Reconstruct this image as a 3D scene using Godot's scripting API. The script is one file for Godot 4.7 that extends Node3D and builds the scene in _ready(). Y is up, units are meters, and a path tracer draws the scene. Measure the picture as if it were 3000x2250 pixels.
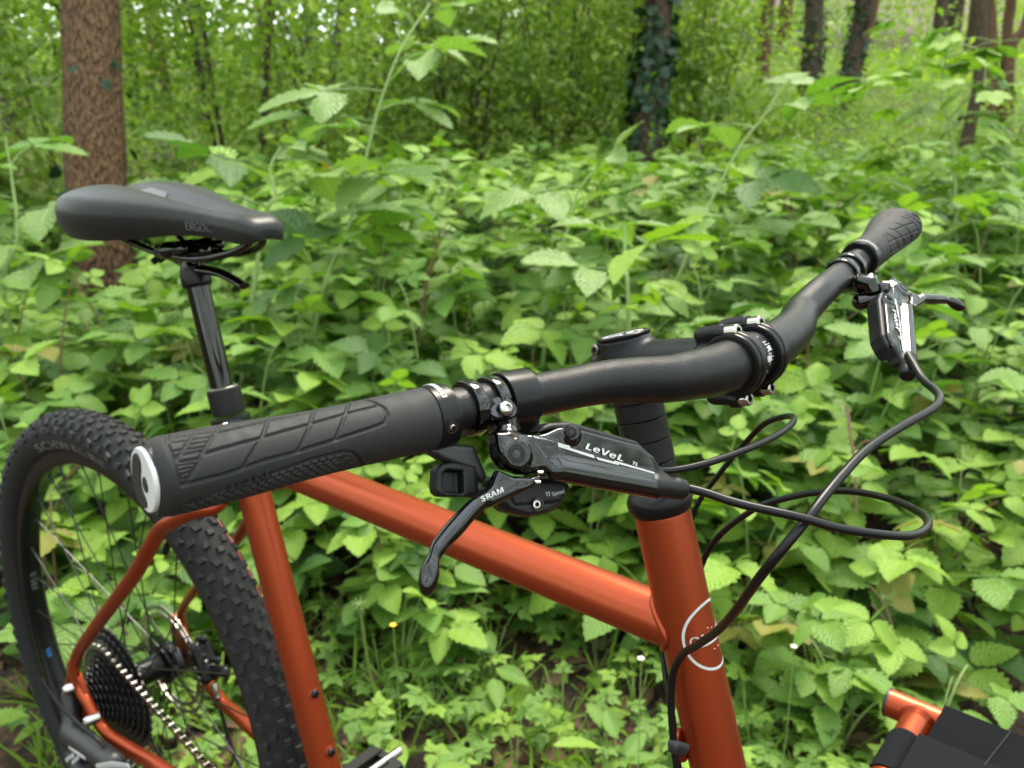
extends Node3D
# A black-barred orange cargo bicycle parked in front of a bramble thicket at the edge of a spring wood.
# World: x right, y up, z towards the viewer, metres. Bicycle parts are built in the bicycle's own axes
# (origin on the ground under the rear axle, x to its front wheel, z to its right side).

var rng := RandomNumberGenerator.new()
var M := {}          # materials
var bike: Node3D
var font_bold: SystemFont
var font_plain: SystemFont
var used := {}
var groove_map := PackedFloat32Array()


# ------------------------------------------------------------------ mesh toolkit
class Soup:
	var v := PackedVector3Array()   # triangle corners, counter-clockwise seen from outside
	var t := PackedVector2Array()

	func tri(a: Vector3, b: Vector3, c: Vector3, ua := Vector2.ZERO, ub := Vector2.ZERO, uc := Vector2.ZERO) -> void:
		v.push_back(a); v.push_back(b); v.push_back(c)
		t.push_back(ua); t.push_back(ub); t.push_back(uc)

	func quad(a: Vector3, b: Vector3, c: Vector3, d: Vector3, ua := Vector2.ZERO, ub := Vector2.ZERO, uc := Vector2.ZERO, ud := Vector2.ZERO) -> void:
		tri(a, b, c, ua, ub, uc)
		tri(a, c, d, ua, uc, ud)

	func volume(from: int) -> float:
		var s := 0.0
		var o := v[from] if from < v.size() else Vector3.ZERO
		for i in range(from, v.size(), 3):
			s += (v[i] - o).dot((v[i + 1] - o).cross(v[i + 2] - o))
		return s

	func outward(from: int) -> void:   # turns what was added since «from» right side out
		if volume(from) < 0.0:
			for i in range(from, v.size(), 3):
				var a := v[i + 1]
				v[i + 1] = v[i + 2]
				v[i + 2] = a
				var u := t[i + 1]
				t[i + 1] = t[i + 2]
				t[i + 2] = u

	func loft(rows: Array, closed := true, cap0 := true, cap1 := true) -> void:
		var from := v.size()
		var nr := rows.size()
		var nc: int = rows[0].size()
		var last := nc if closed else nc - 1
		for r in nr - 1:
			var a: PackedVector3Array = rows[r]
			var b: PackedVector3Array = rows[r + 1]
			var v0 := float(r) / (nr - 1)
			var v1 := float(r + 1) / (nr - 1)
			for k in last:
				var k2 := (k + 1) % nc
				var u0 := float(k) / last
				var u1 := float(k + 1) / last
				quad(a[k], a[k2], b[k2], b[k], Vector2(u0, v0), Vector2(u1, v0), Vector2(u1, v1), Vector2(u0, v1))
		if closed:
			for e in 2:
				if (cap0 if e == 0 else cap1):
					var ring: PackedVector3Array = rows[0 if e == 0 else nr - 1]
					var m := Vector3.ZERO
					for p in ring:
						m += p
					m /= nc
					for k in nc:
						if e == 0:
							tri(ring[(k + 1) % nc], ring[k], m)
						else:
							tri(ring[k], ring[(k + 1) % nc], m)
		if closed:
			outward(from)

	func append(s: Soup, x := Transform3D()) -> void:
		var flip := x.basis.determinant() < 0.0
		var from := v.size()
		v.append_array(x * s.v)
		t.append_array(s.t)
		if flip:
			for i in range(from, v.size(), 3):
				var a := v[i + 1]
				v[i + 1] = v[i + 2]
				v[i + 2] = a
				var u := t[i + 1]
				t[i + 1] = t[i + 2]
				t[i + 2] = u

	func mesh(angle := 42.0) -> ArrayMesh:
		var limit := cos(deg_to_rad(angle))
		var nf := v.size() / 3
		var fn := PackedVector3Array()
		var fu := PackedVector3Array()
		fn.resize(nf)
		fu.resize(nf)
		for f in nf:
			var n := (v[f * 3 + 1] - v[f * 3]).cross(v[f * 3 + 2] - v[f * 3])
			fn[f] = n
			fu[f] = n.normalized()
		var ids := {}
		var id := PackedInt32Array()
		id.resize(v.size())
		var lists: Array[PackedInt32Array] = []
		for i in v.size():
			var k := Vector3i((v[i] * 100000.0).round())
			if not ids.has(k):
				ids[k] = lists.size()
				lists.push_back(PackedInt32Array())
			var n: int = ids[k]
			id[i] = n
			lists[n].push_back(i / 3)
		var ov := PackedVector3Array()
		var on := PackedVector3Array()
		var ot := PackedVector2Array()
		var idx := PackedInt32Array()
		idx.resize(v.size())
		var made: Array[PackedInt32Array] = []
		made.resize(lists.size())
		for i in v.size():
			var f := i / 3
			var n := Vector3.ZERO
			var mine := fu[f]
			for g in lists[id[i]]:
				if fu[g].dot(mine) > limit:
					n += fn[g]
			n = n.normalized() if n.length_squared() > 1e-30 else mine
			var found := -1
			for o in made[id[i]]:
				if on[o].dot(n) > 0.9999 and ot[o].is_equal_approx(t[i]):
					found = o
					break
			if found < 0:
				found = ov.size()
				ov.push_back(v[i])
				on.push_back(n)
				ot.push_back(t[i])
				made[id[i]].push_back(found)
			idx[f * 3 + [0, 2, 1][i % 3]] = found     # Godot's front faces run clockwise
		var arrays := []
		arrays.resize(Mesh.ARRAY_MAX)
		arrays[Mesh.ARRAY_VERTEX] = ov
		arrays[Mesh.ARRAY_NORMAL] = on
		arrays[Mesh.ARRAY_TEX_UV] = ot
		arrays[Mesh.ARRAY_INDEX] = idx
		var m := ArrayMesh.new()
		m.add_surface_from_arrays(Mesh.PRIMITIVE_TRIANGLES, arrays)
		return m


func numbered(called: String, under: Node) -> String:
	var key := str(under.get_instance_id()) + called
	used[key] = used.get(key, -1) + 1
	return called if used[key] == 0 else "%s_%03d" % [called, used[key]]


func put(called: String, what, material: Material, parent: Node3D, angle := 42.0) -> MeshInstance3D:
	var o := MeshInstance3D.new()
	o.name = numbered(called, parent)
	o.mesh = what.mesh(angle) if what is Soup else what
	o.material_override = material
	parent.add_child(o, true)
	return o


func node(called: String, parent: Node3D) -> Node3D:
	var o := Node3D.new()
	o.name = numbered(called, parent)
	parent.add_child(o, true)
	return o


func tag(o: Node, label: String, category := "", group := "", kind := "") -> void:
	if label:
		o.set_meta("label", label)
	if category:
		o.set_meta("category", category)
	if group:
		o.set_meta("group", group)
	if kind:
		o.set_meta("kind", kind)


func mat(c: Color, rough := 0.5, metal := 0.0) -> StandardMaterial3D:   # c: real-world (linear) base colour
	var m := StandardMaterial3D.new()
	m.albedo_color = c.linear_to_srgb()
	m.roughness = rough
	m.metallic = metal
	return m


func across(d: Vector3) -> Vector3:
	var a := d.cross(Vector3.UP) if absf(d.y) < 0.9 * d.length() else d.cross(Vector3.RIGHT)
	return a.normalized()


func smooth_path(p: Array, each := 6) -> PackedVector3Array:   # Catmull-Rom
	var out := PackedVector3Array()
	var n := p.size()
	for i in n - 1:
		var a: Vector3 = p[maxi(i - 1, 0)]
		var b: Vector3 = p[i]
		var c: Vector3 = p[i + 1]
		var d: Vector3 = p[mini(i + 2, n - 1)]
		for k in each:
			out.push_back(b.cubic_interpolate(c, a, d, float(k) / each))
	out.push_back(p[n - 1])
	return out


func smooth_values(p: Array, each := 6) -> PackedFloat32Array:
	var out := PackedFloat32Array()
	for i in p.size() - 1:
		for k in each:
			var f := float(k) / each
			out.push_back(lerpf(p[i], p[i + 1], f * f * (3.0 - 2.0 * f)))
	out.push_back(p[p.size() - 1])
	return out


# A tube along a path. radii: one number or one per point. flat: squash along the second axis. up0: first axis wanted.
func tube(s: Soup, path, radii, seg := 14, caps := true, flat := 1.0, up0 := Vector3.ZERO, square := 2.0) -> void:
	var n: int = path.size()
	var rows := []
	var side := Vector3.ZERO
	for i in n:
		var d: Vector3 = (path[mini(i + 1, n - 1)] - path[maxi(i - 1, 0)]).normalized()
		if i == 0:
			side = up0 if up0 != Vector3.ZERO else across(d)
		side = (side - d * side.dot(d)).normalized()
		var other := d.cross(side)
		var r: float = radii if (radii is float or radii is int) else radii[i]
		var ring := PackedVector3Array()
		for k in seg:
			var a := TAU * k / seg
			var ca := cos(a)
			var sa := sin(a)
			if square != 2.0:
				ca = signf(ca) * pow(absf(ca), 2.0 / square)
				sa = signf(sa) * pow(absf(sa), 2.0 / square)
			ring.push_back(path[i] + (side * ca + other * sa * flat) * r)
		rows.push_back(ring)
	s.loft(rows, true, caps, caps)


# A turned shape: profile of (distance along the axis, radius)
func turned(s: Soup, from: Vector3, axis: Vector3, profile: Array, seg := 24, close0 := true, close1 := true) -> void:
	var d := axis.normalized()
	var u := across(d)
	var w := d.cross(u)
	var rows := []
	for q: Vector2 in profile:
		var ring := PackedVector3Array()
		for k in seg:
			var a := TAU * k / seg
			ring.push_back(from + d * q.x + (u * cos(a) + w * sin(a)) * q.y)
		rows.push_back(ring)
	s.loft(rows, true, close0, close1)


# A hollow ring round an axis (inner and outer radius, rounded outer edges)
func collar(s: Soup, from: Vector3, axis: Vector3, length: float, inner: float, outer: float, bevel := 0.0006, seg := 36) -> void:
	turned(s, from, axis, [Vector2(0, inner), Vector2(0, outer - bevel), Vector2(bevel * 0.3, outer - bevel * 0.3), Vector2(bevel, outer), Vector2(length - bevel, outer), Vector2(length - bevel * 0.3, outer - bevel * 0.3), Vector2(length, outer - bevel), Vector2(length, inner)], seg, false, false)


# A plate: outline of points in one plane, pushed along «depth», with a bevelled front rim
func slab(s: Soup, outline: Array, depth: Vector3, bevel := 0.0006) -> void:
	var n := outline.size()
	var mid := Vector3.ZERO
	for p in outline:
		mid += p
	mid /= n
	var front := PackedVector3Array()
	var rim := PackedVector3Array()
	var back := PackedVector3Array()
	var dn := depth.normalized()
	for i in n:
		var p: Vector3 = outline[i]
		var inward := (mid - p).normalized() * bevel
		front.push_back(p + inward)
		rim.push_back(p + dn * bevel)
		back.push_back(p + depth)
	s.loft([front, rim, back], true, true, true)


func rounded(outline: Array, radius: float, each := 3) -> Array:   # rounds the corners of a closed outline
	var out := []
	var n := outline.size()
	for i in n:
		var p: Vector3 = outline[i]
		var a: Vector3 = outline[(i + n - 1) % n] - p
		var b: Vector3 = outline[(i + 1) % n] - p
		var r := minf(radius, 0.45 * minf(a.length(), b.length()))
		var p0 := p + a.normalized() * r
		var p1 := p + b.normalized() * r
		for k in each + 1:
			var f := float(k) / each
			out.push_back(p0.lerp(p, f).lerp(p.lerp(p1, f), f))
	return out


func cap_bolt(s: Soup, top: Vector3, axis: Vector3, r: float, h: float) -> void:   # a socket-head bolt; axis points out of its head
	var d := axis.normalized()
	turned(s, top - d * h, d, [Vector2(0, r * 0.98), Vector2(h * 0.82, r), Vector2(h * 0.95, r * 0.93), Vector2(h, r * 0.82), Vector2(h, r * 0.5)], 20, true, false)
	turned(s, top - d * h * 0.6, d, [Vector2(0, r * 0.47), Vector2(h * 0.6, r * 0.5)], 6, true, false)
	turned(s, top - d * h * 0.62, d, [Vector2(0, r * 0.6), Vector2(0.0001, r * 0.6)], 12)


func letters(text: String, height: float, bold := true, thick := 0.0004, width := 0.0) -> Soup:   # lettering in the x-y plane, starting at the origin
	var tm := TextMesh.new()
	tm.font = font_bold if bold else font_plain
	tm.text = text
	tm.font_size = 32
	tm.pixel_size = 0.01
	tm.depth = 0.1
	tm.curve_step = 2.0
	tm.horizontal_alignment = HORIZONTAL_ALIGNMENT_LEFT
	var a := tm.get_mesh_arrays()
	var s := Soup.new()
	var pts: PackedVector3Array = a[Mesh.ARRAY_VERTEX]
	var idx = a[Mesh.ARRAY_INDEX]
	var lo := Vector3(1e9, 1e9, 1e9)
	var hi := -lo
	for p in pts:
		lo = lo.min(p)
		hi = hi.max(p)
	var k := height / maxf(hi.y - lo.y, 1e-6)
	var kx := width / maxf(hi.x - lo.x, 1e-6) if width > 0.0 else k
	var order: PackedInt32Array = idx if idx != null and idx.size() else PackedInt32Array(range(pts.size()))
	for i in range(0, order.size(), 3):
		var q := []
		for j in 3:
			var p := pts[order[i + j]]
			q.push_back(Vector3((p.x - lo.x) * kx, (p.y - lo.y) * k, thick if p.z > 0.0 else 0.0))
		s.tri(q[0], q[2], q[1])
	return s


func bent(s: Soup, f: Callable, steps := 0) -> Soup:   # the same triangles with every corner moved by f
	var o := Soup.new()
	o.t = s.t
	o.v.resize(s.v.size())
	for i in s.v.size():
		o.v[i] = f.call(s.v[i])
	return o


# ------------------------------------------------------------------ rounded bodies from blended solids (surface nets)
# solids: ["ball", centre, r] ["rod", a, b, ra, rb] ["box", centre, half, round] ["plate", outline of Vector2, z0, z1, round] ; a further "cut" at the end subtracts
func solid_distance(q: Array, p: Vector3) -> float:
	match q[0]:
		"rod":
			var a: Vector3 = q[1]
			var ba: Vector3 = q[2] - a
			var h := clampf((p - a).dot(ba) / ba.length_squared(), 0.0, 1.0)
			return (p - a - ba * h).length() - lerpf(q[3], q[4], h)
		"chain":
			var best := 1e9
			var c = q[1]
			var rr = q[2]
			for i in c.size() - 1:
				var ba: Vector3 = c[i + 1] - c[i]
				var h := clampf((p - c[i]).dot(ba) / ba.length_squared(), 0.0, 1.0)
				best = minf(best, (p - c[i] - ba * h).length() - lerpf(rr[i], rr[i + 1], h))
			return best
		"ball":
			var e: Vector3 = q[2]
			var w: Vector3 = p - q[1]
			var k0 := (w / e).length()
			var k1 := (w / (e * e)).length()
			return k0 * (k0 - 1.0) / maxf(k1, 1e-6)
		"disc":   # centre, axis, radius, half height, round
			var w: Vector3 = p - q[1]
			var y: float = w.dot(q[2])
			var x = (w - q[2] * y).length() - (q[3] - q[5])
			var d = absf(y) - (q[4] - q[5])
			return minf(maxf(x, d), 0.0) + Vector2(maxf(x, 0.0), maxf(d, 0.0)).length() - q[5]
		"plate":
			var o: PackedVector2Array = q[1]
			var p2 := Vector2(p.x, p.y)
			var best := 1e9
			var inside := false
			var n := o.size()
			var j := n - 1
			for i in n:
				var a := o[i]
				var e := o[j] - a
				var w := p2 - a
				var b := w - e * clampf(w.dot(e) / e.length_squared(), 0.0, 1.0)
				best = minf(best, b.length_squared())
				if (o[i].y > p2.y) != (o[j].y > p2.y) and p2.x < (o[j].x - o[i].x) * (p2.y - o[i].y) / (o[j].y - o[i].y) + o[i].x:
					inside = not inside
				j = i
			var x = sqrt(best) * (-1.0 if inside else 1.0) + q[4]
			var d: float = absf(p.z - (q[2] + q[3]) * 0.5) - (q[3] - q[2]) * 0.5 + q[4]
			return minf(maxf(x, d), 0.0) + Vector2(maxf(x, 0.0), maxf(d, 0.0)).length() - q[4]
	return 1e9


func field(solids: Array, blend: float, p: Vector3) -> float:
	var d := 1e9
	for q in solids:
		var e := solid_distance(q, p)
		if q[q.size() - 1] is String:
			var h := maxf(blend * 0.6 - absf(d + e), 0.0) / (blend * 0.6)
			d = maxf(d, -e) + h * h * blend * 0.15
		else:
			var h := maxf(blend - absf(d - e), 0.0) / blend
			d = minf(d, e) - h * h * blend * 0.25
	return d


func blended(solids: Array, blend: float, cell: float) -> ArrayMesh:
	var box := AABB()
	var first := true
	for q in solids:
		if q[q.size() - 1] is String:
			continue
		var pts := []
		var r := 0.0
		match q[0]:
			"rod":
				pts = [q[1], q[2]]
				r = maxf(q[3], q[4])
			"chain":
				for p in q[1]:
					pts.push_back(p)
				for v in q[2]:
					r = maxf(r, v)
			"ball":
				pts = [q[1] - q[2], q[1] + q[2]]
			"disc":
				pts = [q[1]]
				r = q[3] + q[4]
			"plate":
				for p: Vector2 in q[1]:
					pts.push_back(Vector3(p.x, p.y, q[2]))
					pts.push_back(Vector3(p.x, p.y, q[3]))
		for p: Vector3 in pts:
			if first:
				box = AABB(p - Vector3.ONE * r, Vector3.ONE * r * 2.0)
				first = false
			box = box.merge(AABB(p - Vector3.ONE * r, Vector3.ONE * r * 2.0))
	box = box.grow(blend * 0.5 + cell * 2.0)
	var lo := box.position
	var hi := box.end
	var nx := int((hi.x - lo.x) / cell) + 2
	var ny := int((hi.y - lo.y) / cell) + 2
	var nz := int((hi.z - lo.z) / cell) + 2
	var g := PackedFloat32Array()
	g.resize(nx * ny * nz)
	g.fill(1.0)
	var st := 4
	for bz in range(0, nz, st):
		for by in range(0, ny, st):
			for bx in range(0, nx, st):
				var mid := lo + Vector3(bx + st * 0.5, by + st * 0.5, bz + st * 0.5) * cell
				var dm := field(solids, blend, mid)
				var far := absf(dm) > cell * st * 1.25
				for z in range(bz, mini(bz + st, nz)):
					for y in range(by, mini(by + st, ny)):
						for x in range(bx, mini(bx + st, nx)):
							g[x + nx * (y + ny * z)] = dm if far else field(solids, blend, lo + Vector3(x, y, z) * cell)
	var at := {}
	var vs := PackedVector3Array()
	var ns := PackedVector3Array()
	var idx := PackedInt32Array()
	var corner := PackedInt32Array()
	for k in 8:
		corner.push_back((k & 1) + nx * (((k >> 1) & 1) + ny * (k >> 2)))
	var pairs := [[0, 1], [2, 3], [4, 5], [6, 7], [0, 2], [1, 3], [4, 6], [5, 7], [0, 4], [1, 5], [2, 6], [3, 7]]
	for z in nz - 1:
		for y in ny - 1:
			for x in nx - 1:
				var b := x + nx * (y + ny * z)
				var neg := 0
				for k in 8:
					if g[b + corner[k]] < 0.0:
						neg += 1
				if neg == 0 or neg == 8:
					continue
				var sum := Vector3.ZERO
				var n := 0
				for e in pairs:
					var d0 := g[b + corner[e[0]]]
					var d1 := g[b + corner[e[1]]]
					if (d0 < 0.0) != (d1 < 0.0):
						var f := d0 / (d0 - d1)
						var p0 := Vector3(e[0] & 1, (e[0] >> 1) & 1, e[0] >> 2)
						var p1 := Vector3(e[1] & 1, (e[1] >> 1) & 1, e[1] >> 2)
						sum += p0.lerp(p1, f)
						n += 1
				var p := lo + (Vector3(x, y, z) + sum / n) * cell
				at[b] = vs.size()
				vs.push_back(p)
				var h := cell * 0.5
				ns.push_back(Vector3(field(solids, blend, p + Vector3(h, 0, 0)) - field(solids, blend, p - Vector3(h, 0, 0)), field(solids, blend, p + Vector3(0, h, 0)) - field(solids, blend, p - Vector3(0, h, 0)), field(solids, blend, p + Vector3(0, 0, h)) - field(solids, blend, p - Vector3(0, 0, h))).normalized())
	var steps := [1, nx, nx * ny]
	for z in range(1, nz - 1):
		for y in range(1, ny - 1):
			for x in range(1, nx - 1):
				var b := x + nx * (y + ny * z)
				for ax in 3:
					var d0 := g[b]
					var d1 := g[b + steps[ax]]
					if (d0 < 0.0) == (d1 < 0.0):
						continue
					var u: int = steps[(ax + 1) % 3]
					var w: int = steps[(ax + 2) % 3]
					if not (at.has(b) and at.has(b - u) and at.has(b - u - w) and at.has(b - w)):
						continue
					var q := [at[b], at[b - u], at[b - u - w], at[b - w]]
					if d0 < 0.0:
						q.reverse()
					for k in [0, 1, 2, 0, 2, 3]:
						idx.push_back(q[k])
	var arrays := []
	arrays.resize(Mesh.ARRAY_MAX)
	arrays[Mesh.ARRAY_VERTEX] = vs
	arrays[Mesh.ARRAY_NORMAL] = ns
	arrays[Mesh.ARRAY_INDEX] = idx
	var m := ArrayMesh.new()
	m.add_surface_from_arrays(Mesh.PRIMITIVE_TRIANGLES, facing(vs, ns, idx, arrays))
	return m


func facing(vs: PackedVector3Array, ns: PackedVector3Array, idx: PackedInt32Array, arrays: Array) -> Array:   # every triangle clockwise seen from the side its normals point to
	for i in range(0, idx.size(), 3):
		var a := idx[i]
		var b := idx[i + 1]
		var c := idx[i + 2]
		if (vs[b] - vs[a]).cross(vs[c] - vs[a]).dot(ns[a] + ns[b] + ns[c]) > 0.0:
			idx[i + 1] = c
			idx[i + 2] = b
	arrays[Mesh.ARRAY_INDEX] = idx
	return arrays


func moved(m: Mesh, x: Transform3D) -> ArrayMesh:   # a copy of a mesh with its corners moved (mirrored too)
	var a := m.surface_get_arrays(0)
	var vs: PackedVector3Array = x * (a[Mesh.ARRAY_VERTEX] as PackedVector3Array)
	var ns: PackedVector3Array = a[Mesh.ARRAY_NORMAL]
	var b := x.basis.inverse().transposed()
	for i in ns.size():
		ns[i] = (b * ns[i]).normalized()
	a[Mesh.ARRAY_VERTEX] = vs
	a[Mesh.ARRAY_NORMAL] = ns
	a[Mesh.ARRAY_TANGENT] = null
	var out := ArrayMesh.new()
	out.add_surface_from_arrays(Mesh.PRIMITIVE_TRIANGLES, facing(vs, ns, a[Mesh.ARRAY_INDEX], a))
	return out


# ------------------------------------------------------------------ scene
func _ready() -> void:
	rng.seed = 71
	var cam := Camera3D.new()
	cam.name = "camera"
	cam.fov = 47.604
	cam.near = 0.02
	cam.far = 400.0
	cam.transform = Transform3D(Basis(Vector3(0.9999, 0.0105, -0.0033), Vector3(-0.0110, 0.9538, -0.3004), Vector3(0.0000, 0.3004, 0.9538)), Vector3(0.0000, 1.1062, 0.0000))
	add_child(cam)
	cam.current = true
	var env := Environment.new()
	env.background_mode = Environment.BG_SKY
	var sky := Sky.new()
	var sm := ProceduralSkyMaterial.new()
	sm.sky_top_color = Color(0.86, 0.90, 0.94)
	sm.sky_horizon_color = Color(0.92, 0.93, 0.92)
	sm.sky_curve = 0.2
	sm.ground_bottom_color = Color(0.16, 0.17, 0.12)
	sm.ground_horizon_color = Color(0.30, 0.33, 0.24)
	sm.sun_angle_max = 1.0
	sky.sky_material = sm
	env.sky = sky
	env.background_energy_multiplier = 1.0
	env.tonemap_mode = Environment.TONE_MAPPER_LINEAR
	env.tonemap_exposure = 4.7
	env.sdfgi_enabled = true
	env.ssao_enabled = true
	env.ssil_enabled = true
	var lens := CameraAttributesPhysical.new()       # a phone held close: shallow focus on the handlebar
	lens.frustum_focal_length = 27.2
	lens.frustum_focus_distance = 0.43
	lens.exposure_aperture = 12.5
	var around := WorldEnvironment.new()
	around.name = "surroundings"
	around.environment = env
	around.camera_attributes = lens
	add_child(around)
	var sun := DirectionalLight3D.new()
	sun.name = "veiled_sun"
	sun.light_energy = 0.5
	sun.light_angular_distance = 24.0
	sun.light_color = Color(1.0, 0.96, 0.9)
	sun.shadow_enabled = true
	sun.rotation_degrees = Vector3(-60, 158, 0)
	add_child(sun)
	font_bold = SystemFont.new()
	font_bold.font_names = PackedStringArray(["Droid Sans"])
	font_bold.font_weight = 700
	font_plain = SystemFont.new()
	font_plain.font_names = PackedStringArray(["Droid Sans"])
	make_materials()
	build_ground()
	build_trees()
	build_undergrowth()
	build_bicycle()


func make_materials() -> void:
	var fleck := FastNoiseLite.new()
	fleck.seed = 3
	fleck.frequency = 0.35
	var ft := NoiseTexture2D.new()
	ft.width = 256; ft.height = 256; ft.seamless = true; ft.noise = fleck; ft.as_normal_map = true; ft.bump_strength = 3.0
	var soft := FastNoiseLite.new()
	soft.seed = 5
	soft.frequency = 0.02
	var cr := Gradient.new()
	cr.set_color(0, Color(0.72, 0.72, 0.72)); cr.set_color(1, Color(1, 1, 1))
	var st := NoiseTexture2D.new()
	st.width = 256; st.height = 256; st.seamless = true; st.noise = soft; st.color_ramp = cr
	var triplanar := func(m: StandardMaterial3D, scale: float) -> StandardMaterial3D:
		m.uv1_triplanar = true
		m.uv1_scale = Vector3.ONE * scale
		return m
	var p: StandardMaterial3D
	p = mat(Color(0.31, 0.047, 0.012), 0.36, 0.75)             # satin copper-orange paint
	p.normal_enabled = true; p.normal_texture = ft; p.normal_scale = 0.12
	p.clearcoat_enabled = true; p.clearcoat = 0.15; p.clearcoat_roughness = 0.2
	M.paint = triplanar.call(p, 22.0)
	p = mat(Color(0.0065, 0.0065, 0.007), 0.36, 0.1)            # anodised bar and stem
	p.normal_enabled = true; p.normal_texture = ft; p.normal_scale = 0.4
	M.anodised = triplanar.call(p, 16.0)
	M.satin = mat(Color(0.005, 0.005, 0.0055), 0.30, 0.1)
	M.plastic = mat(Color(0.006, 0.0063, 0.0066), 0.42)
	M.gloss = mat(Color(0.0015, 0.0015, 0.0015), 0.06)
	M.gloss.metallic_specular = 0.55
	p = mat(Color(0.0165, 0.0168, 0.017), 0.75)                  # grip rubber
	p.roughness_texture = st
	p.normal_enabled = true; p.normal_texture = ft; p.normal_scale = 0.16
	M.rubber = triplanar.call(p, 26.0)
	p = mat(Color(0.010, 0.010, 0.0105), 0.75)                   # tyre
	p.normal_enabled = true; p.normal_texture = ft; p.normal_scale = 0.6
	M.tyre = triplanar.call(p, 7.0)
	M.knob = mat(Color(0.0145, 0.0145, 0.015), 0.6)
	M.steel = mat(Color(0.42, 0.40, 0.37), 0.18, 1.0)
	M.dull_steel = mat(Color(0.24, 0.23, 0.215), 0.34, 1.0)
	M.white = mat(Color(0.50, 0.50, 0.485), 0.5)
	M.silver_ink = mat(Color(0.42, 0.43, 0.43), 0.4, 0.2)
	M.grey_ink = mat(Color(0.075, 0.078, 0.085), 0.5)
	M.tyre_ink = mat(Color(0.09, 0.094, 0.09), 0.6)
	M.red = mat(Color(0.42, 0.03, 0.03), 0.6)
	M.blue = mat(Color(0.02, 0.13, 0.36), 0.6)
	M.hose = mat(Color(0.004, 0.004, 0.0042), 0.34)
	M.leather = mat(Color(0.0105, 0.0108, 0.0102), 0.40)
	M.leather.rim_enabled = true; M.leather.rim = 0.25
	M.dark = mat(Color(0.010, 0.010, 0.011), 0.45)
	M.disc = mat(Color(0.42, 0.40, 0.36), 0.3, 1.0)
	M.sprocket = mat(Color(0.012, 0.012, 0.012), 0.3, 0.3)
	M.chain = mat(Color(0.26, 0.25, 0.225), 0.27, 1.0)
	M.amber = mat(Color(0.45, 0.12, 0.02), 0.25)
	M.water = mat(Color(0.6, 0.3, 0.2), 0.03)
	M.water.clearcoat_enabled = true
	M.spoke = mat(Color(0.02, 0.02, 0.02), 0.3, 0.5)
	for k in ["satin", "plastic", "anodised", "rubber", "tyre", "knob", "hose", "leather"]:
		M[k].metallic_specular = 0.36
	# woven webbing: fine ribs across
	var im := Image.create(64, 64, false, Image.FORMAT_RGB8)
	for y in 64:
		for x in 64:
			var h := 0.42 + 0.38 * sin(TAU * x / 8.0) + 0.2 * sin(TAU * (y + (4 if (x / 8) % 2 else 0)) / 8.0)
			im.set_pixel(x, y, Color(h, h, h))
	for k in 2:
		p = mat([Color(0.0075, 0.0085, 0.012), Color(0.024, 0.025, 0.033)][k], 0.9)
		p.metallic_specular = 0.25
		p.albedo_texture = ImageTexture.create_from_image(im)
		p.heightmap_enabled = true
		p.heightmap_texture = p.albedo_texture
		p.heightmap_scale = 0.03
		p.uv1_scale = Vector3(5, 20, 1)
		M["webbing" if k == 0 else "webbing_pale"] = p


# ------------------------------------------------------------------ the bicycle
const AXLE := Vector3(0, 0.372, 0)
const F := Vector3(0.9498, 0.3058, 0.0668)      # forward, up and right of the turned handlebar
const A := Vector3(-0.3065, 0.9519, 0.0000)
const R := Vector3(-0.0636, -0.0205, 0.9978)
const STEER := Vector3(0.8313, 0.687, 0.0)     # a point on the steering axis
const CLAMP := Vector3(0.8243, 0.9745, 0.0055)


func build_bicycle() -> void:
	bike = Node3D.new()
	bike.name = "cargo_bicycle"
	add_child(bike)
	bike.transform = Transform3D(Basis(Vector3(0.7734, 0.0000, 0.6339), Vector3(0.0000, 1.0000, 0.0000), Vector3(-0.6339, 0.0000, 0.7734)), Vector3(-0.5025, 0.0000, -0.9983))
	tag(bike, "copper orange cargo bicycle with black handlebar, saddle and knobbly rear tyre", "bicycle")
	build_frame()
	build_steering()
	build_handlebar()
	build_controls()
	build_cables()
	build_saddle()
	build_rear_wheel()
	build_drivetrain()
	build_rack()


func seat_line(y: float) -> Vector3:
	return Vector3(0.3333 - (y - 0.687) * 0.304, y, 0)


func head_line(k: float) -> Vector3:
	return STEER + A * k


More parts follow.
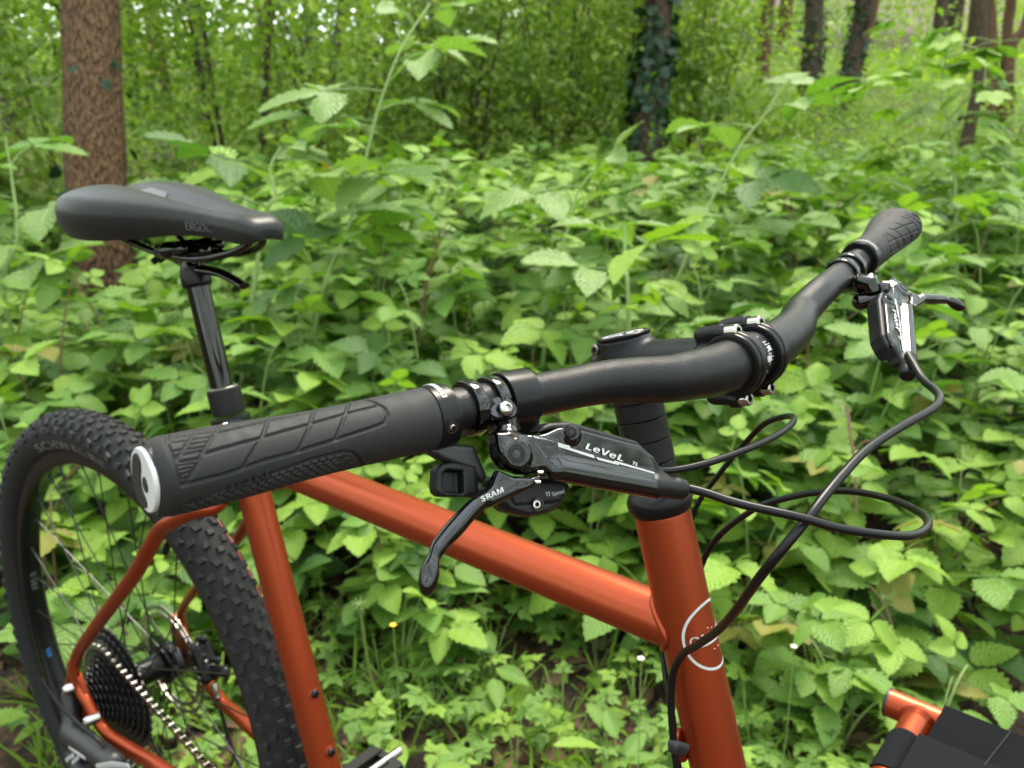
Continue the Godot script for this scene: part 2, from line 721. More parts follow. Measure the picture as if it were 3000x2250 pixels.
func build_frame() -> void:
	var frame := node("frame", bike)
	var s := Soup.new()
	tube(s, [seat_line(0.29), seat_line(0.55), seat_line(0.8)], 0.0164, 28)
	tube(s, [seat_line(0.79), seat_line(0.806)], 0.0178, 28)
	put("seat_tube", s, M.paint, frame, 60)
	s = Soup.new()
	tube(s, [Vector3(0.305, 0.7806, 0), Vector3(0.55, 0.7832, 0), Vector3(0.799, 0.7860, 0)], 0.0172, 30)
	var weld := PackedVector3Array()
	for k in 37:
		var a := TAU * k / 36.0
		var dx := sqrt(maxf(0.0, 0.0182 * 0.0182 - pow(sin(a) * 0.0172, 2.0)))
		var yy := 0.7860 + cos(a) * 0.0176
		weld.push_back(Vector3(0.8313 - (yy - 0.687) * 0.322 - dx * 1.05, yy, sin(a) * 0.0176))
	tube(s, weld, 0.0022, 8, false)
	put("top_tube", s, M.paint, frame, 60)
	s = Soup.new()
	turned(s, head_line(-0.12), A, [Vector2(0, 0.0182), Vector2(0.302, 0.0182), Vector2(0.304, 0.0180)], 40)
	put("head_tube", s, M.paint, frame, 60)
	s = Soup.new()
	tube(s, [Vector3(0.454, 0.29, 0), Vector3(0.65, 0.40, 0), Vector3(0.852, 0.615, 0)], 0.019, 24)
	put("down_tube", s, M.paint, frame, 60)
	s = Soup.new()
	tube(s, [Vector3(0.454, 0.275, 0), Vector3(0.80, 0.26, 0), Vector3(1.18, 0.29, 0)], 0.021, 24)
	put("lower_tube", s, M.paint, frame, 60)
	s = Soup.new()
	turned(s, Vector3(0.454, 0.29, -0.036), Vector3.BACK, [Vector2(0, 0.021), Vector2(0.072, 0.021)], 28)
	put("bottom_bracket_shell", s, M.paint, frame)
	var stay := [Vector3(0.296, 0.757, 0.010), Vector3(0.3106, 0.7353, 0.0360), Vector3(0.2934, 0.7288, 0.0520), Vector3(0.2654, 0.7120, 0.0600), Vector3(0.2379, 0.6912, 0.0630), Vector3(0.1856, 0.6281, 0.0670), Vector3(0.1254, 0.5670, 0.0700), Vector3(0.0545, 0.4964, 0.0720), Vector3(0.0101, 0.4492, 0.0730), Vector3(-0.0238, 0.3882, 0.0740)]
	var chain := [Vector3(-0.0023, 0.4369, 0.0745), Vector3(0.0014, 0.4003, 0.0740), Vector3(0.0196, 0.3851, 0.0730), Vector3(0.0348, 0.3696, 0.0720), Vector3(0.0462, 0.3578, 0.0700), Vector3(0.0677, 0.3521, 0.0680), Vector3(0.1059, 0.3485, 0.0620), Vector3(0.1625, 0.3511, 0.0560), Vector3(0.30, 0.345, 0.046), Vector3(0.43, 0.292, 0.030)]
	for side in 2:
		var p := []
		var q := []
		for v in stay:
			p.push_back(Vector3(v.x, v.y, v.z if side == 0 else -v.z))
		for v in chain:
			q.push_back(Vector3(v.x, v.y, v.z if side == 0 else -v.z))
		s = Soup.new()
		tube(s, smooth_path(p, 5), smooth_values([0.0080, 0.0082, 0.0084, 0.0086, 0.0086, 0.0086, 0.0082, 0.0078, 0.0070, 0.0065], 5), 16, true, 0.8, Vector3.UP)
		put("seat_stay", s, M.paint, frame, 60)
		s = Soup.new()
		tube(s, smooth_path(q, 5), smooth_values([0.006, 0.007, 0.0075, 0.0075, 0.0078, 0.0085, 0.0092, 0.0095, 0.0098, 0.0098], 5), 16, true, 0.9, Vector3.UP)
		put("chain_stay", s, M.paint, frame, 60)
		s = Soup.new()
		var zz := 0.0745 if side == 0 else -0.0745
		slab(s, rounded([Vector3(-0.022, 0.43, zz), Vector3(0.008, 0.415, zz), Vector3(0.03, 0.37, zz), Vector3(0.008, 0.345, zz), Vector3(-0.022, 0.352, zz), Vector3(-0.026, 0.40, zz)], 0.01), Vector3(0, 0, -0.006 if side == 0 else 0.006))
		put("dropout", s, M.paint, frame)
	var n := Vector3(0.9567, 0.2909, 0)
	for at in [Vector3(0.3787, 0.5337, 0.0000), Vector3(0.3993, 0.4733, 0.0000)]:
		s = Soup.new()
		turned(s, at + n * 0.0155, n, [Vector2(0, 0.0062), Vector2(0.0016, 0.0060), Vector2(0.002, 0.0053)], 20)
		put("bottle_boss", s, M.paint, frame)
		s = Soup.new()
		turned(s, at + n * 0.0170, n, [Vector2(0, 0.0046), Vector2(0.0016, 0.0044), Vector2(0.0030, 0.0032), Vector2(0.0034, 0.0020), Vector2(0.0020, 0.0018)], 20, true, true)
		put("bottle_bolt", s, M.satin, frame)
	# cable boss and clip on the head tube
	s = Soup.new()
	turned(s, Vector3(0.8065, 0.7141, 0.0140), F, [Vector2(-0.003, 0.0058), Vector2(0.0, 0.0062), Vector2(0.003, 0.0055)], 18)
	turned(s, Vector3(0.8092, 0.7045, 0.0157), F, [Vector2(-0.003, 0.0058), Vector2(0.0, 0.0062), Vector2(0.003, 0.0055)], 18)
	put("cable_boss", s, M.paint, frame)
	s = Soup.new()
	tube(s, [Vector3(0.8088, 0.7193, 0.0303), Vector3(0.8140, 0.7205, 0.0310), Vector3(0.8172, 0.7172, 0.0257)], 0.0050, 10, true, 0.5, Vector3.UP)
	put("cable_clip", s, M.dark, frame)
	# badge: a white ring with lettering, wrapped round the front of the head tube
	var centre: float = (Vector3(0.8017, 0.7851, 0.0000) - STEER).dot(A)
	var e1 := Vector3(A.y, -A.x, 0)
	var onto := func(q: Vector3) -> Vector3:     # x along the surface (to the left side of the bicycle), y up the tube
		var a := 0.02 - q.x / 0.0182
		return head_line(centre + q.y) + (e1 * cos(a) + Vector3(0, 0, 1) * sin(a)) * (0.01845 + q.z)
	s = Soup.new()
	for k in 120:
		var a0 := TAU * k / 120.0
		var a1 := TAU * (k + 1) / 120.0
		var p := func(a: float, r: float) -> Vector3: return onto.call(Vector3(cos(a) * r, sin(a) * r, 0))
		s.quad(p.call(a0, 0.0207), p.call(a0, 0.0225), p.call(a1, 0.0225), p.call(a1, 0.0207))
	for k in 40:
		var x0 := -0.0206 + 0.0412 * k / 40.0
		var x1 := -0.0206 + 0.0412 * (k + 1) / 40.0
		s.quad(onto.call(Vector3(x0, -0.0045, 0.0001)), onto.call(Vector3(x1, -0.0045, 0.0001)), onto.call(Vector3(x1, -0.0031, 0.0001)), onto.call(Vector3(x0, -0.0031, 0.0001)))
	put("badge_ring", s, M.white, frame)
	var word := letters("OMNIUM", 0.0062, false, 0.0002)
	s = bent(word, func(q: Vector3) -> Vector3: return onto.call(Vector3(-0.0178 + q.x * 1.22, -0.0028 + q.y, q.z + 0.0001)))
	put("badge_lettering", s, M.white, frame)
	for at in [Vector3(-0.004, 0.006, 0), Vector3(-0.002, -0.009, 0), Vector3(0.003, -0.009, 0), Vector3(-0.0005, 0.0045, 0)]:
		s = Soup.new()
		var c: Vector3 = onto.call(at)
		tube(s, [c - A * 0.0005, c, c + A * 0.0005], [0.0002, 0.0006, 0.0002], 8)
		put("water_drop", s, M.water if M.has("water") else M.steel, frame, 80)


func build_steering() -> void:
	var set := node("headset", bike)
	var s := Soup.new()
	turned(s, head_line(0.184), A, [Vector2(0, 0.0184), Vector2(0.0015, 0.0196), Vector2(0.004, 0.0207), Vector2(0.0075, 0.0211), Vector2(0.0105, 0.0207), Vector2(0.0135, 0.0190), Vector2(0.0165, 0.0164), Vector2(0.0170, 0.0150)], 44)
	put("bearing_cup", s, M.satin, set, 60)
	var cuts := [0.2005, 0.2178, 0.2323, 0.2459, 0.2575]
	for k in 4:
		s = Soup.new()
		var l: float = cuts[k + 1] - cuts[k] - 0.00025
		turned(s, head_line(cuts[k]), A, [Vector2(0, 0.0151), Vector2(0.0004, 0.0156), Vector2(l - 0.0004, 0.0156), Vector2(l, 0.0151)], 40)
		put("spacer", s, M.anodised, set)
	var stem := node("stem", bike)
	var o := head_line(0.2775)
	# the stem body: steerer clamp, extension and rear half of the bar clamp, blended
	var x := Transform3D(Basis(F, A, R), CLAMP)
	var back := x.affine_inverse() * o
	var body := blended([["rod", back + Vector3(0, -0.0035, 0), back + Vector3(0, 0.0055, 0), 0.0168, 0.0168], ["disc", back + Vector3(0, 0.0, 0), Vector3.UP, 0.0172, 0.0205, 0.001], ["rod", back + Vector3(0.006, 0.0035, 0), Vector3(-0.021, 0.0015, 0), 0.0142, 0.0135], ["rod", Vector3(-0.016, 0.0, -0.0125), Vector3(-0.016, 0.0, 0.0125), 0.0125, 0.0125], ["rod", Vector3(-0.017, 0.0180, 0.0128), Vector3(-0.0040, 0.0182, 0.0128), 0.0046, 0.0046], ["rod", Vector3(-0.017, 0.0180, -0.0128), Vector3(-0.0040, 0.0182, -0.0128), 0.0046, 0.0046], ["rod", Vector3(-0.017, -0.0180, 0.0128), Vector3(-0.0040, -0.0195, 0.0128), 0.0046, 0.0046], ["rod", Vector3(-0.017, -0.0180, -0.0128), Vector3(-0.0040, -0.0195, -0.0128), 0.0046, 0.0046], ["rod", back + Vector3(-0.019, 0.008, 0.007), back + Vector3(-0.019, 0.008, -0.007), 0.0052, 0.0052], ["rod", back + Vector3(-0.019, -0.012, 0.007), back + Vector3(-0.019, -0.012, -0.007), 0.0052, 0.0052]], 0.006, 0.0013)
	put("stem_body", moved(body, x), M.anodised, stem)
	for side in [-1, 1]:
		s = Soup.new()
		var at: Vector3 = CLAMP + R * (0.0128 * side)
		collar(s, at - R * 0.0052, R, 0.0104, 0.0138, 0.0178, 0.0016, 48)
		collar(s, at - R * 0.0022, R, 0.0044, 0.0150, 0.0185, 0.0012, 48)
		for v in [-1, 1]:
			var lug: Vector3 = at + A * ((0.0172 if v > 0 else -0.0205) * 1.0)
			tube(s, [lug - F * 0.0060, lug - F * 0.001], 0.0050, 18)
			tube(s, [lug - F * 0.004 , at + A * (0.011 * v) + F * 0.008], [0.0046, 0.0046], 14)
		put("faceplate", s, M.satin, stem)
		for v in [-1, 1]:
			s = Soup.new()
			cap_bolt(s, at + A * (0.0174 if v > 0 else -0.0207) + F * (0.0066 if v > 0 else 0.0050), F, 0.0041, 0.0085)
			put("faceplate_bolt", s, M.steel, stem)
	s = Soup.new()
	turned(s, o + A * 0.0198, A, [Vector2(0, 0.0164), Vector2(0.0012, 0.0172), Vector2(0.0028, 0.0172), Vector2(0.0036, 0.0164), Vector2(0.0036, 0.0143), Vector2(0.0028, 0.0140), Vector2(0.0028, 0.0004)], 44, true, false)
	var top := put("top_cap", s, M.satin, stem)
	s = Soup.new()
	collar(s, o + A * 0.0226, A, 0.0005, 0.0098, 0.0136, 0.0002, 44)
	put("cap_ring", s, M.silver_ink, top)
	s = Soup.new()
	for k in 5:
		var a := TAU * k / 5.0
		tube(s, [o + A * 0.0228 + (F * cos(a) + R * sin(a)) * 0.003, o + A * 0.0228 + (F * cos(a) + R * sin(a)) * 0.0085], [0.0014, 0.0009], 6, true, 0.3, F * sin(a) - R * cos(a))
	put("cap_star", s, M.silver_ink, top)
	for low in 2:
		s = Soup.new()
		var at := Vector3(0.7274, 0.9632, 0.0140) - A * (0.020 * low)
		cap_bolt(s, at, (R * 0.93 - F * 0.1 + A * 0.05).normalized(), 0.0034, 0.0045)
		put("pinch_bolt", s, M.dull_steel, stem)
	s = Soup.new()
	tube(s, [head_line(-0.12), head_line(-0.24)], 0.0165, 20)
	put("steering_column", s, M.satin, set)


func build_handlebar() -> void:
	var s := Soup.new()
	var p := [Vector3(0.7510, 0.9866, 0.3197), Vector3(0.7621, 0.9852, 0.2723), Vector3(0.7737, 0.9837, 0.2229), Vector3(0.7852, 0.9823, 0.1735), Vector3(0.7945, 0.9811, 0.1340), Vector3(0.7981, 0.9807, 0.1192), Vector3(0.8026, 0.9796, 0.1044), Vector3(0.8082, 0.9781, 0.0897), Vector3(0.8142, 0.9762, 0.0750), Vector3(0.8176, 0.9752, 0.0602), Vector3(0.8206, 0.9743, 0.0453), Vector3(0.8227, 0.9741, 0.0304), Vector3(0.8243, 0.9745, 0.0055), Vector3(0.8259, 0.9751, -0.0195), Vector3(0.8257, 0.9760, -0.0345), Vector3(0.8246, 0.9774, -0.0496), Vector3(0.8231, 0.9791, -0.0647), Vector3(0.8190, 0.9815, -0.0799), Vector3(0.8154, 0.9837, -0.0952), Vector3(0.8149, 0.9899, -0.1201), Vector3(0.8138, 0.9933, -0.1436), Vector3(0.8114, 0.9971, -0.1811), Vector3(0.8102, 1.0040, -0.2222), Vector3(0.8068, 1.0180, -0.3310)]
	var r := [0.00985, 0.00985, 0.00985, 0.00985, 0.0100, 0.0104, 0.0110, 0.0115, 0.0121, 0.0128, 0.0135, 0.0140, 0.0140, 0.0140, 0.0136, 0.0130, 0.0124, 0.0117, 0.0111, 0.0105, 0.0100, 0.00985, 0.00985, 0.00985]
	var path := smooth_path(p, 6)
	for turn in 2:
		for i in range(1, path.size() - 1):
			path[i] = (path[i - 1] + path[i] * 2.0 + path[i + 1]) / 4.0
	tube(s, path, smooth_values(r, 6), 40)
	var bar := put("handlebar", s, M.anodised, bike, 80)
	# angle marks printed on the bar between the stem's two clamps
	s = Soup.new()
	var mark := func(x0: float, x1: float, a0: float, a1: float) -> void:
		for k in 4:
			var b0 := lerpf(a0, a1, k / 4.0)
			var b1 := lerpf(a0, a1, (k + 1) / 4.0)
			var on := func(x: float, a: float) -> Vector3: return CLAMP + R * x + (F * cos(a) + A * sin(a)) * 0.01422
			s.quad(on.call(x0, b0), on.call(x1, b0), on.call(x1, b1), on.call(x0, b1))
	mark.call(-0.0012, -0.0007, -0.75, 0.95)
	for k in 7:
		var a := 0.55 - k * 0.13
		mark.call(-0.0035 - 0.0015 * (k % 2), 0.0004, a, a + 0.022)
	mark.call(-0.0042, -0.0012, 0.16, 0.36)
	mark.call(-0.0026, 0.0022, -0.26, -0.02)
	put("angle_marks", s, M.white, bar)


func grip_mesh(nu: int, nv: int, with_grooves: bool) -> ArrayMesh:
	# x: along the bar from the clamp outwards, y: up, z: forward. A winged grip, its palm rest growing backwards.
	var length := 0.111
	var gw := 520
	var gh := 900                       # groove map: 0.22 mm along, 0.4 degrees round
	groove_map = PackedFloat32Array()
	groove_map.resize(gw * gh)
	var stroke := func(a: Vector2, b: Vector2, deep: float, half: float) -> void:
		var n := int(maxf(absf(b.x - a.x) / 0.11, absf(b.y - a.y) / 0.25)) + 1
		for k in n + 1:
			var c := a.lerp(b, float(k) / n)
			var cx := c.x / 111.0 * gw
			var cy := fposmod(c.y + 180.0, 360.0) / 360.0 * gh
			for dy in range(-9, 10):
				for dx in range(-5, 6):
					var x := int(cx) + dx
					if x < 0 or x >= gw:
						continue
					var y := posmod(int(cy) + dy, gh)
					var mm := Vector2((int(cx) + dx - cx) * 111.0 / gw, (int(cy) + dy - cy) * 360.0 / gh * 0.245).length()
					if mm < half:
						var f := 1.0 - smoothstep(half * 0.45, half, mm)
						groove_map[x + gw * y] = maxf(groove_map[x + gw * y], deep * f)
	if with_grooves:
		var grooves := [[Vector2(104.7, -12), Vector2(90.6, -11), Vector2(75.0, -4), Vector2(62.0, -2), Vector2(46.0, 4), Vector2(31.6, 10), Vector2(25.6, 14), Vector2(23.0, 26), Vector2(23.0, 39), Vector2(24.9, 60), Vector2(27.5, 86)], [Vector2(102.8, 83), Vector2(105.4, 56), Vector2(105.4, 30), Vector2(105.4, 10), Vector2(104.7, -12)], [Vector2(95.4, 24), Vector2(74.6, 31), Vector2(54.6, 40), Vector2(38.2, 48), Vector2(25.2, 50)], [Vector2(89.1, 55), Vector2(68.3, 66), Vector2(49.4, 76)], [Vector2(103.9, -12), Vector2(97.6, 14), Vector2(96.2, 24), Vector2(88.7, 56), Vector2(82.4, 93)], [Vector2(83.2, -6), Vector2(76.5, 22), Vector2(74.2, 30), Vector2(64.2, 91)], [Vector2(62.7, -2), Vector2(56.1, 30), Vector2(46.8, 91)], [Vector2(46.8, 6), Vector2(40.5, 40), Vector2(33.8, 80)], [Vector2(104.7, 58), Vector2(101.0, 72), Vector2(95.4, 94)], [Vector2(104.3, 24), Vector2(101.0, 38), Vector2(89.5, 92)], [Vector2(95.8, 74), Vector2(86.9, 72)], [Vector2(97.3, 63), Vector2(88.4, 60)], [Vector2(102.5, 66), Vector2(98.7, 64)], [Vector2(99.1, 52), Vector2(90.2, 50)], [Vector2(103.9, 54), Vector2(99.9, 53)], [Vector2(100.6, 44), Vector2(92.1, 42)], [Vector2(104.7, 38), Vector2(101.0, 38)], [Vector2(102.1, 36), Vector2(93.6, 35)], [Vector2(104.7, 29), Vector2(103.2, 29)], [Vector2(103.2, 29), Vector2(95.0, 29)], [Vector2(105.1, 20), Vector2(98.0, 19)], [Vector2(104.7, 15), Vector2(99.1, 14)], [Vector2(104.7, 9), Vector2(99.9, 9)], [Vector2(104.7, 2), Vector2(101.0, 4)], [Vector2(104.7, -4), Vector2(102.5, -3)], [Vector2(106.5, -64), Vector2(102.5, -46), Vector2(88.0, -34), Vector2(69.4, -26), Vector2(56.8, -20), Vector2(44.5, -20), Vector2(40.5, -26), Vector2(37.5, -42), Vector2(34.2, -69)]]
		for i in grooves.size():
			var l: Array = grooves[i]
			for k in l.size() - 1:
				var fine: bool = i >= 10 and i < grooves.size() - 1
				stroke.call(l[k], l[k + 1], 0.55 if fine else 0.8, 0.55 if fine else 0.85)
		# a field of small ribs under the fingers
		for row in 7:
			var f := (row + 0.6) / 7.0
			for k in 22:
				var x := 36.0 + k * 3.15 + (row % 2) * 1.5
				var top := -20.0 - maxf(0.0, x - 56.0) * 0.42 - maxf(0.0, 44.0 - x) * 5.0
				var y := top - 3.0 - row * 7.5
				if x > 104.0 - row * 0.4 or y < -92.0 or x < 36.5 + row * 0.2:
					continue
				var skew := -x * 0.0
				stroke.call(Vector2(x, y), Vector2(x + 2.6, y - 1.0), 0.7, 0.5)
				stroke.call(Vector2(x + 2.7, y), Vector2(x + 2.3, y - 6.8), 0.7, 0.45)
	var vs := PackedVector3Array()
	var uv := PackedVector2Array()
	for i in nu + 1:
		var u := float(i) / nu
		var ss := func(v: float) -> float: return smoothstep(0.0, 1.0, v)
		var b := 0.0134 - 0.0006 * smoothstep(0.0, 0.4, u) + 0.0014 * smoothstep(0.4, 0.85, u)
		var af := 0.0134 - 0.0002 * smoothstep(0.0, 0.4, u) + 0.0012 * smoothstep(0.4, 0.9, u)
		var ar := 0.0134 + 0.0015 * smoothstep(0.0, 0.45, u) + 0.0085 * smoothstep(0.25, 0.85, u)
		var e := clampf((u - 0.955) / 0.045, 0.0, 1.0)
		var k := sqrt(1.0 - e * e * 0.45)
		b *= k
		af *= k
		ar *= 1.0 - (1.0 - k) * 0.6
		for j in nv + 1:
			var a := TAU * j / nv - PI
			var d := 0.0
			if with_grooves:
				d = groove_map[mini(int(u * gw), gw - 1) + gw * (int((a + PI) / TAU * gh) % gh)] * 0.001
			var p := Vector3(0, sin(a) * b, cos(a) * (af if cos(a) > 0.0 else ar))
			vs.push_back(Vector3(u * length, 0, 0) + p - p.normalized() * d)
			uv.push_back(Vector2(u, float(j) / nv))
	var ns := PackedVector3Array()
	ns.resize(vs.size())
	var w := nv + 1
	for i in nu + 1:
		for j in nv + 1:
			var du := vs[mini(i + 1, nu) * w + j] - vs[maxi(i - 1, 0) * w + j]
			var dv := vs[i * w + (j + 1 if j < nv else 1)] - vs[i * w + (j - 1 if j > 0 else nv - 1)]
			var n := dv.cross(du).normalized()
			if n.dot(vs[i * w + j] - Vector3(vs[i * w + j].x, 0, 0)) < 0.0:
				n = -n
			ns[i * w + j] = n
	var idx := PackedInt32Array()
	for i in nu:
		for j in nv:
			var a := i * w + j
			for k in [a, a + 1, a + w + 1, a, a + w + 1, a + w]:
				idx.push_back(k)
	var cap := vs.size()      # the outer end
	for j in nv + 1:
		vs.push_back(vs[nu * w + j])
		ns.push_back(Vector3.RIGHT)
		uv.push_back(Vector2.ZERO)
	vs.push_back(Vector3(length + 0.0008, 0, -0.004))
	ns.push_back(Vector3.RIGHT)
	uv.push_back(Vector2.ZERO)
	for j in nv:
		for k in [cap + j, cap + j + 1, cap + nv + 1]:
			idx.push_back(k)
	var arrays := []
	arrays.resize(Mesh.ARRAY_MAX)
	arrays[Mesh.ARRAY_VERTEX] = vs
	arrays[Mesh.ARRAY_NORMAL] = ns
	arrays[Mesh.ARRAY_TEX_UV] = uv
	var m := ArrayMesh.new()
	m.add_surface_from_arrays(Mesh.PRIMITIVE_TRIANGLES, facing(vs, ns, idx, arrays))
	return m


func build_controls() -> void:
	var mesh := grip_mesh(300, 260, true)
	# ---- grips, the second one mirrored
	for side in 2:
		var out := Vector3(-0.2231, 0.0122, 0.9747)
		var from := Vector3(0.7766, 0.9826, 0.2116)
		var up := Vector3(-0.2896, 0.954, -0.0782)
		var forward := Vector3(0.9308, 0.2997, 0.2093)
		if side == 1:
			from = Vector3(0.8103, 1.0034, -0.2181)
			out = (Vector3(0.8071, 1.0174, -0.3350) - from).normalized()
			# this palm rest is turned up, its broad side to the front
			up = Vector3(0.30, 0.72, 0.55)
			up = (up - out * up.dot(out)).normalized()
			forward = up.cross(out)
			if forward.dot(F) < 0.0:
				forward = -forward
		var x := Transform3D(Basis(out, up, forward), from)
		var grip := node("grip", bike)
		put("grip_rubber", moved(mesh, x), M.rubber, grip)
		var s := Soup.new()
		collar(s, Vector3(-0.0092, 0, 0), Vector3.RIGHT, 0.0090, 0.0098, 0.0139, 0.0005, 48)
		collar(s, Vector3(-0.0103, 0, 0), Vector3.RIGHT, 0.0012, 0.0098, 0.0132, 0.0003, 48)
		put("grip_clamp", moved(s.mesh(), x), M.satin, grip)
		s = Soup.new()
		turned(s, Vector3(-0.0042, -0.0046, 0.0132), Vector3(0, -0.3, 0.95), [Vector2(-0.004, 0.0026), Vector2(0.0003, 0.0026), Vector2(0.0003, 0.0019), Vector2(-0.002, 0.0018)], 20, true, true)
		put("bolt_recess", moved(s.mesh(), x), M.dark, grip)
		s = Soup.new()
		cap_bolt(s, Vector3(-0.0042, -0.0050, 0.0140), Vector3(-0.15, -0.45, 0.9), 0.0016, 0.003)
		put("clamp_bolt", moved(s.mesh(), x), M.dull_steel, grip)
		# name printed round the clamp
		var name_at := func(q: Vector3) -> Vector3:
			var a := 1.86 - q.x / 0.0139 if side == 0 else 1.0 + q.x / 0.0139
			var along := (-0.0030 - q.y) if side == 0 else (-0.0062 + q.y)
			return Vector3(along, sin(a) * (0.01405 + q.z), cos(a) * (0.01405 + q.z))
		s = bent(letters("ERGONGA3", 0.0024, true, 0.0001), name_at)
		put("clamp_lettering", moved(s.mesh(), x), M.white, grip)
		# end plug: white oval with a dark comma and a dark eye
		var oval := func(px: float, py: float, lift: float) -> Vector3: return Vector3(0.1113 + lift, py * 0.0116, -0.0040 + px * 0.0150)
		var ring := []
		for k in 48:
			ring.push_back(oval.call(cos(TAU * k / 48), sin(TAU * k / 48), 0.0012))
		s = Soup.new()
		slab(s, ring, Vector3(-0.0025, 0, 0), 0.0004)
		var plug := put("end_plug", moved(s.mesh(), x), M.white, grip)
		var comma := []
		for q in [Vector2(-.02, .80), Vector2(-.40, .72), Vector2(-.66, .45), Vector2(-.82, .10), Vector2(-.85, -.26), Vector2(-.72, -.60), Vector2(-.42, -.80), Vector2(-.08, -.80), Vector2(.05, -.66), Vector2(.0, -.52), Vector2(-.16, -.28), Vector2(-.16, .03), Vector2(.06, .30), Vector2(.18, .58)]:
			comma.push_back(oval.call(q.x * 1.03 + 0.02, q.y * 1.07, 0.0017))
		s = Soup.new()
		slab(s, rounded(comma, 0.002), Vector3(-0.001, 0, 0), 0.0001)
		put("plug_mark", moved(s.mesh(), x), M.dark, plug)
		var eye := []
		for k in 20:
			eye.push_back(oval.call(0.24 + 0.17 * cos(TAU * k / 20), -0.12 + 0.24 * sin(TAU * k / 20), 0.0017))
		s = Soup.new()
		slab(s, eye, Vector3(-0.001, 0, 0), 0.0001)
		put("plug_mark", moved(s.mesh(), x), M.dark, plug)
		if side == 0:
			s = bent(letters("ERGON", 0.0034, true, 0.0003), func(q: Vector3) -> Vector3:
				var a := deg_to_rad(-37.0) + q.y / 0.0138 + q.x * 4.0
				return Vector3(0.1015 - q.x * 1.75, sin(a) * (0.0139 + q.z), cos(a) * (0.0142 + q.z)))
			put("moulded_lettering", moved(s.mesh(), x), M.rubber, grip)
	# ---- brake levers: built once in the axes of the right master cylinder, then mirrored to the left end of the bar
	var b := Transform3D(Basis(Vector3(0.4605, -0.3473, -0.8169), Vector3(-0.1909, 0.8600, -0.4733), Vector3(0.8669, 0.3739, 0.3297)), Vector3(0.8097, 0.9697, 0.1920))
	var left := Transform3D(Basis(Vector3(0.8800, 0.3295, 0.3420), Vector3(-0.4194, 0.8771, 0.2341), Vector3(0.2228, 0.3495, -0.9101)), Vector3(0.5042, -0.1930, -0.5051))
	var deck := PackedVector2Array([Vector2(0.0064, 0.0084), Vector2(0.0135, 0.0120), Vector2(0.0187, 0.0155), Vector2(0.0288, 0.0172), Vector2(0.0611, 0.0170), Vector2(0.0705, 0.0134), Vector2(0.0749, 0.0056), Vector2(0.0729, 0.0023), Vector2(0.0162, 0.0004)])
	var head := PackedVector2Array([Vector2(-0.0098, 0.0072), Vector2(-0.0037, 0.0091), Vector2(0.0061, 0.0098), Vector2(0.0196, 0.0100), Vector2(0.0219, 0.0023), Vector2(0.0157, -0.0041), Vector2(0.0068, -0.0073), Vector2(-0.0020, -0.0067), Vector2(-0.0070, -0.0023)])
	var body := blended([["plate", deck, -0.0115, -0.0004, 0.0016], ["plate", head, -0.0125, -0.0002, 0.0030], ["rod", Vector3(0.0214, -0.0023, -0.0015), Vector3(0.0739, -0.0002, -0.0015), 0.0050, 0.0050], ["disc", Vector3(0.0005, 0.0001, -0.0010), Vector3(0, 0, 1), 0.0060, 0.0022, 0.001], ["rod", Vector3(-0.0017, 0.0091, -0.0080), Vector3(0.0005, 0.0041, -0.0080), 0.0048, 0.0062], ["disc", Vector3(0.0250, 0.0143, -0.0020), Vector3(0, 0, 1), 0.0036, 0.0030, 0.001], ["rod", Vector3(0.0028, 0.0072, -0.0140), Vector3(0.0030, 0.0139, -0.0240), 0.005, 0.006]], 0.0028, 0.0009)
	var lid := PackedVector2Array([Vector2(0.0102, 0.0113), Vector2(0.0126, 0.0150), Vector2(0.0156, 0.0172), Vector2(0.0255, 0.0199), Vector2(0.0619, 0.0192), Vector2(0.0686, 0.0156), Vector2(0.0734, 0.0102), Vector2(0.0710, 0.0082), Vector2(0.0622, 0.0148), Vector2(0.0274, 0.0153), Vector2(0.0173, 0.0137)])
	var cover := blended([["plate", lid, -0.0150, -0.0028, 0.0024]], 0.001, 0.0009)
	var boot := blended([["plate", PackedVector2Array([Vector2(0.0639, 0.0161), Vector2(0.0695, 0.0138), Vector2(0.0756, 0.0088), Vector2(0.0794, 0.0067), Vector2(0.0773, -0.0012), Vector2(0.0699, -0.0030), Vector2(0.0720, 0.0046)]), -0.0105, -0.0002, 0.002], ["rod", Vector3(0.0730, 0.0003, -0.0015), Vector3(0.0863, 0.0019, -0.0020), 0.0054, 0.0046], ["disc", Vector3(0.0873, 0.0020, -0.0020), Vector3(1, 0, 0), 0.0044, 0.003, 0.001]], 0.003, 0.0009)
	var root := PackedVector2Array([Vector2(-0.0060, -0.0078), Vector2(0.0014, -0.0092), Vector2(0.0094, -0.0079), Vector2(0.0143, -0.0055), Vector2(0.0145, -0.0084), Vector2(0.0102, -0.0127), Vector2(0.0043, -0.0161), Vector2(-0.0063, -0.0228), Vector2(-0.0108, -0.0209), Vector2(-0.0076, -0.0144)])
	var spine := smooth_path([Vector3(0.0026, -0.0130, -0.0040), Vector3(-0.0048, -0.0184, -0.0040), Vector3(-0.0123, -0.0238, -0.0038), Vector3(-0.0197, -0.0337, -0.0032), Vector3(-0.0255, -0.0418, -0.0022), Vector3(-0.0278, -0.0480, -0.0012), Vector3(-0.0284, -0.0528, 0.0000)], 5)
	var blade := blended([["plate", root, -0.0075, -0.0005, 0.0018], ["chain", spine, smooth_values([0.0032, 0.0033, 0.0035, 0.0039, 0.0034, 0.0024, 0.0022], 5)], ["ball", Vector3(-0.0286, -0.0547, -0.0004), Vector3(0.0039, 0.0074, 0.0042)], ["ball", Vector3(-0.0310, -0.0532, 0.0058), Vector3(0.0022, 0.0056, 0.0040), "cut"]], 0.0022, 0.0008)
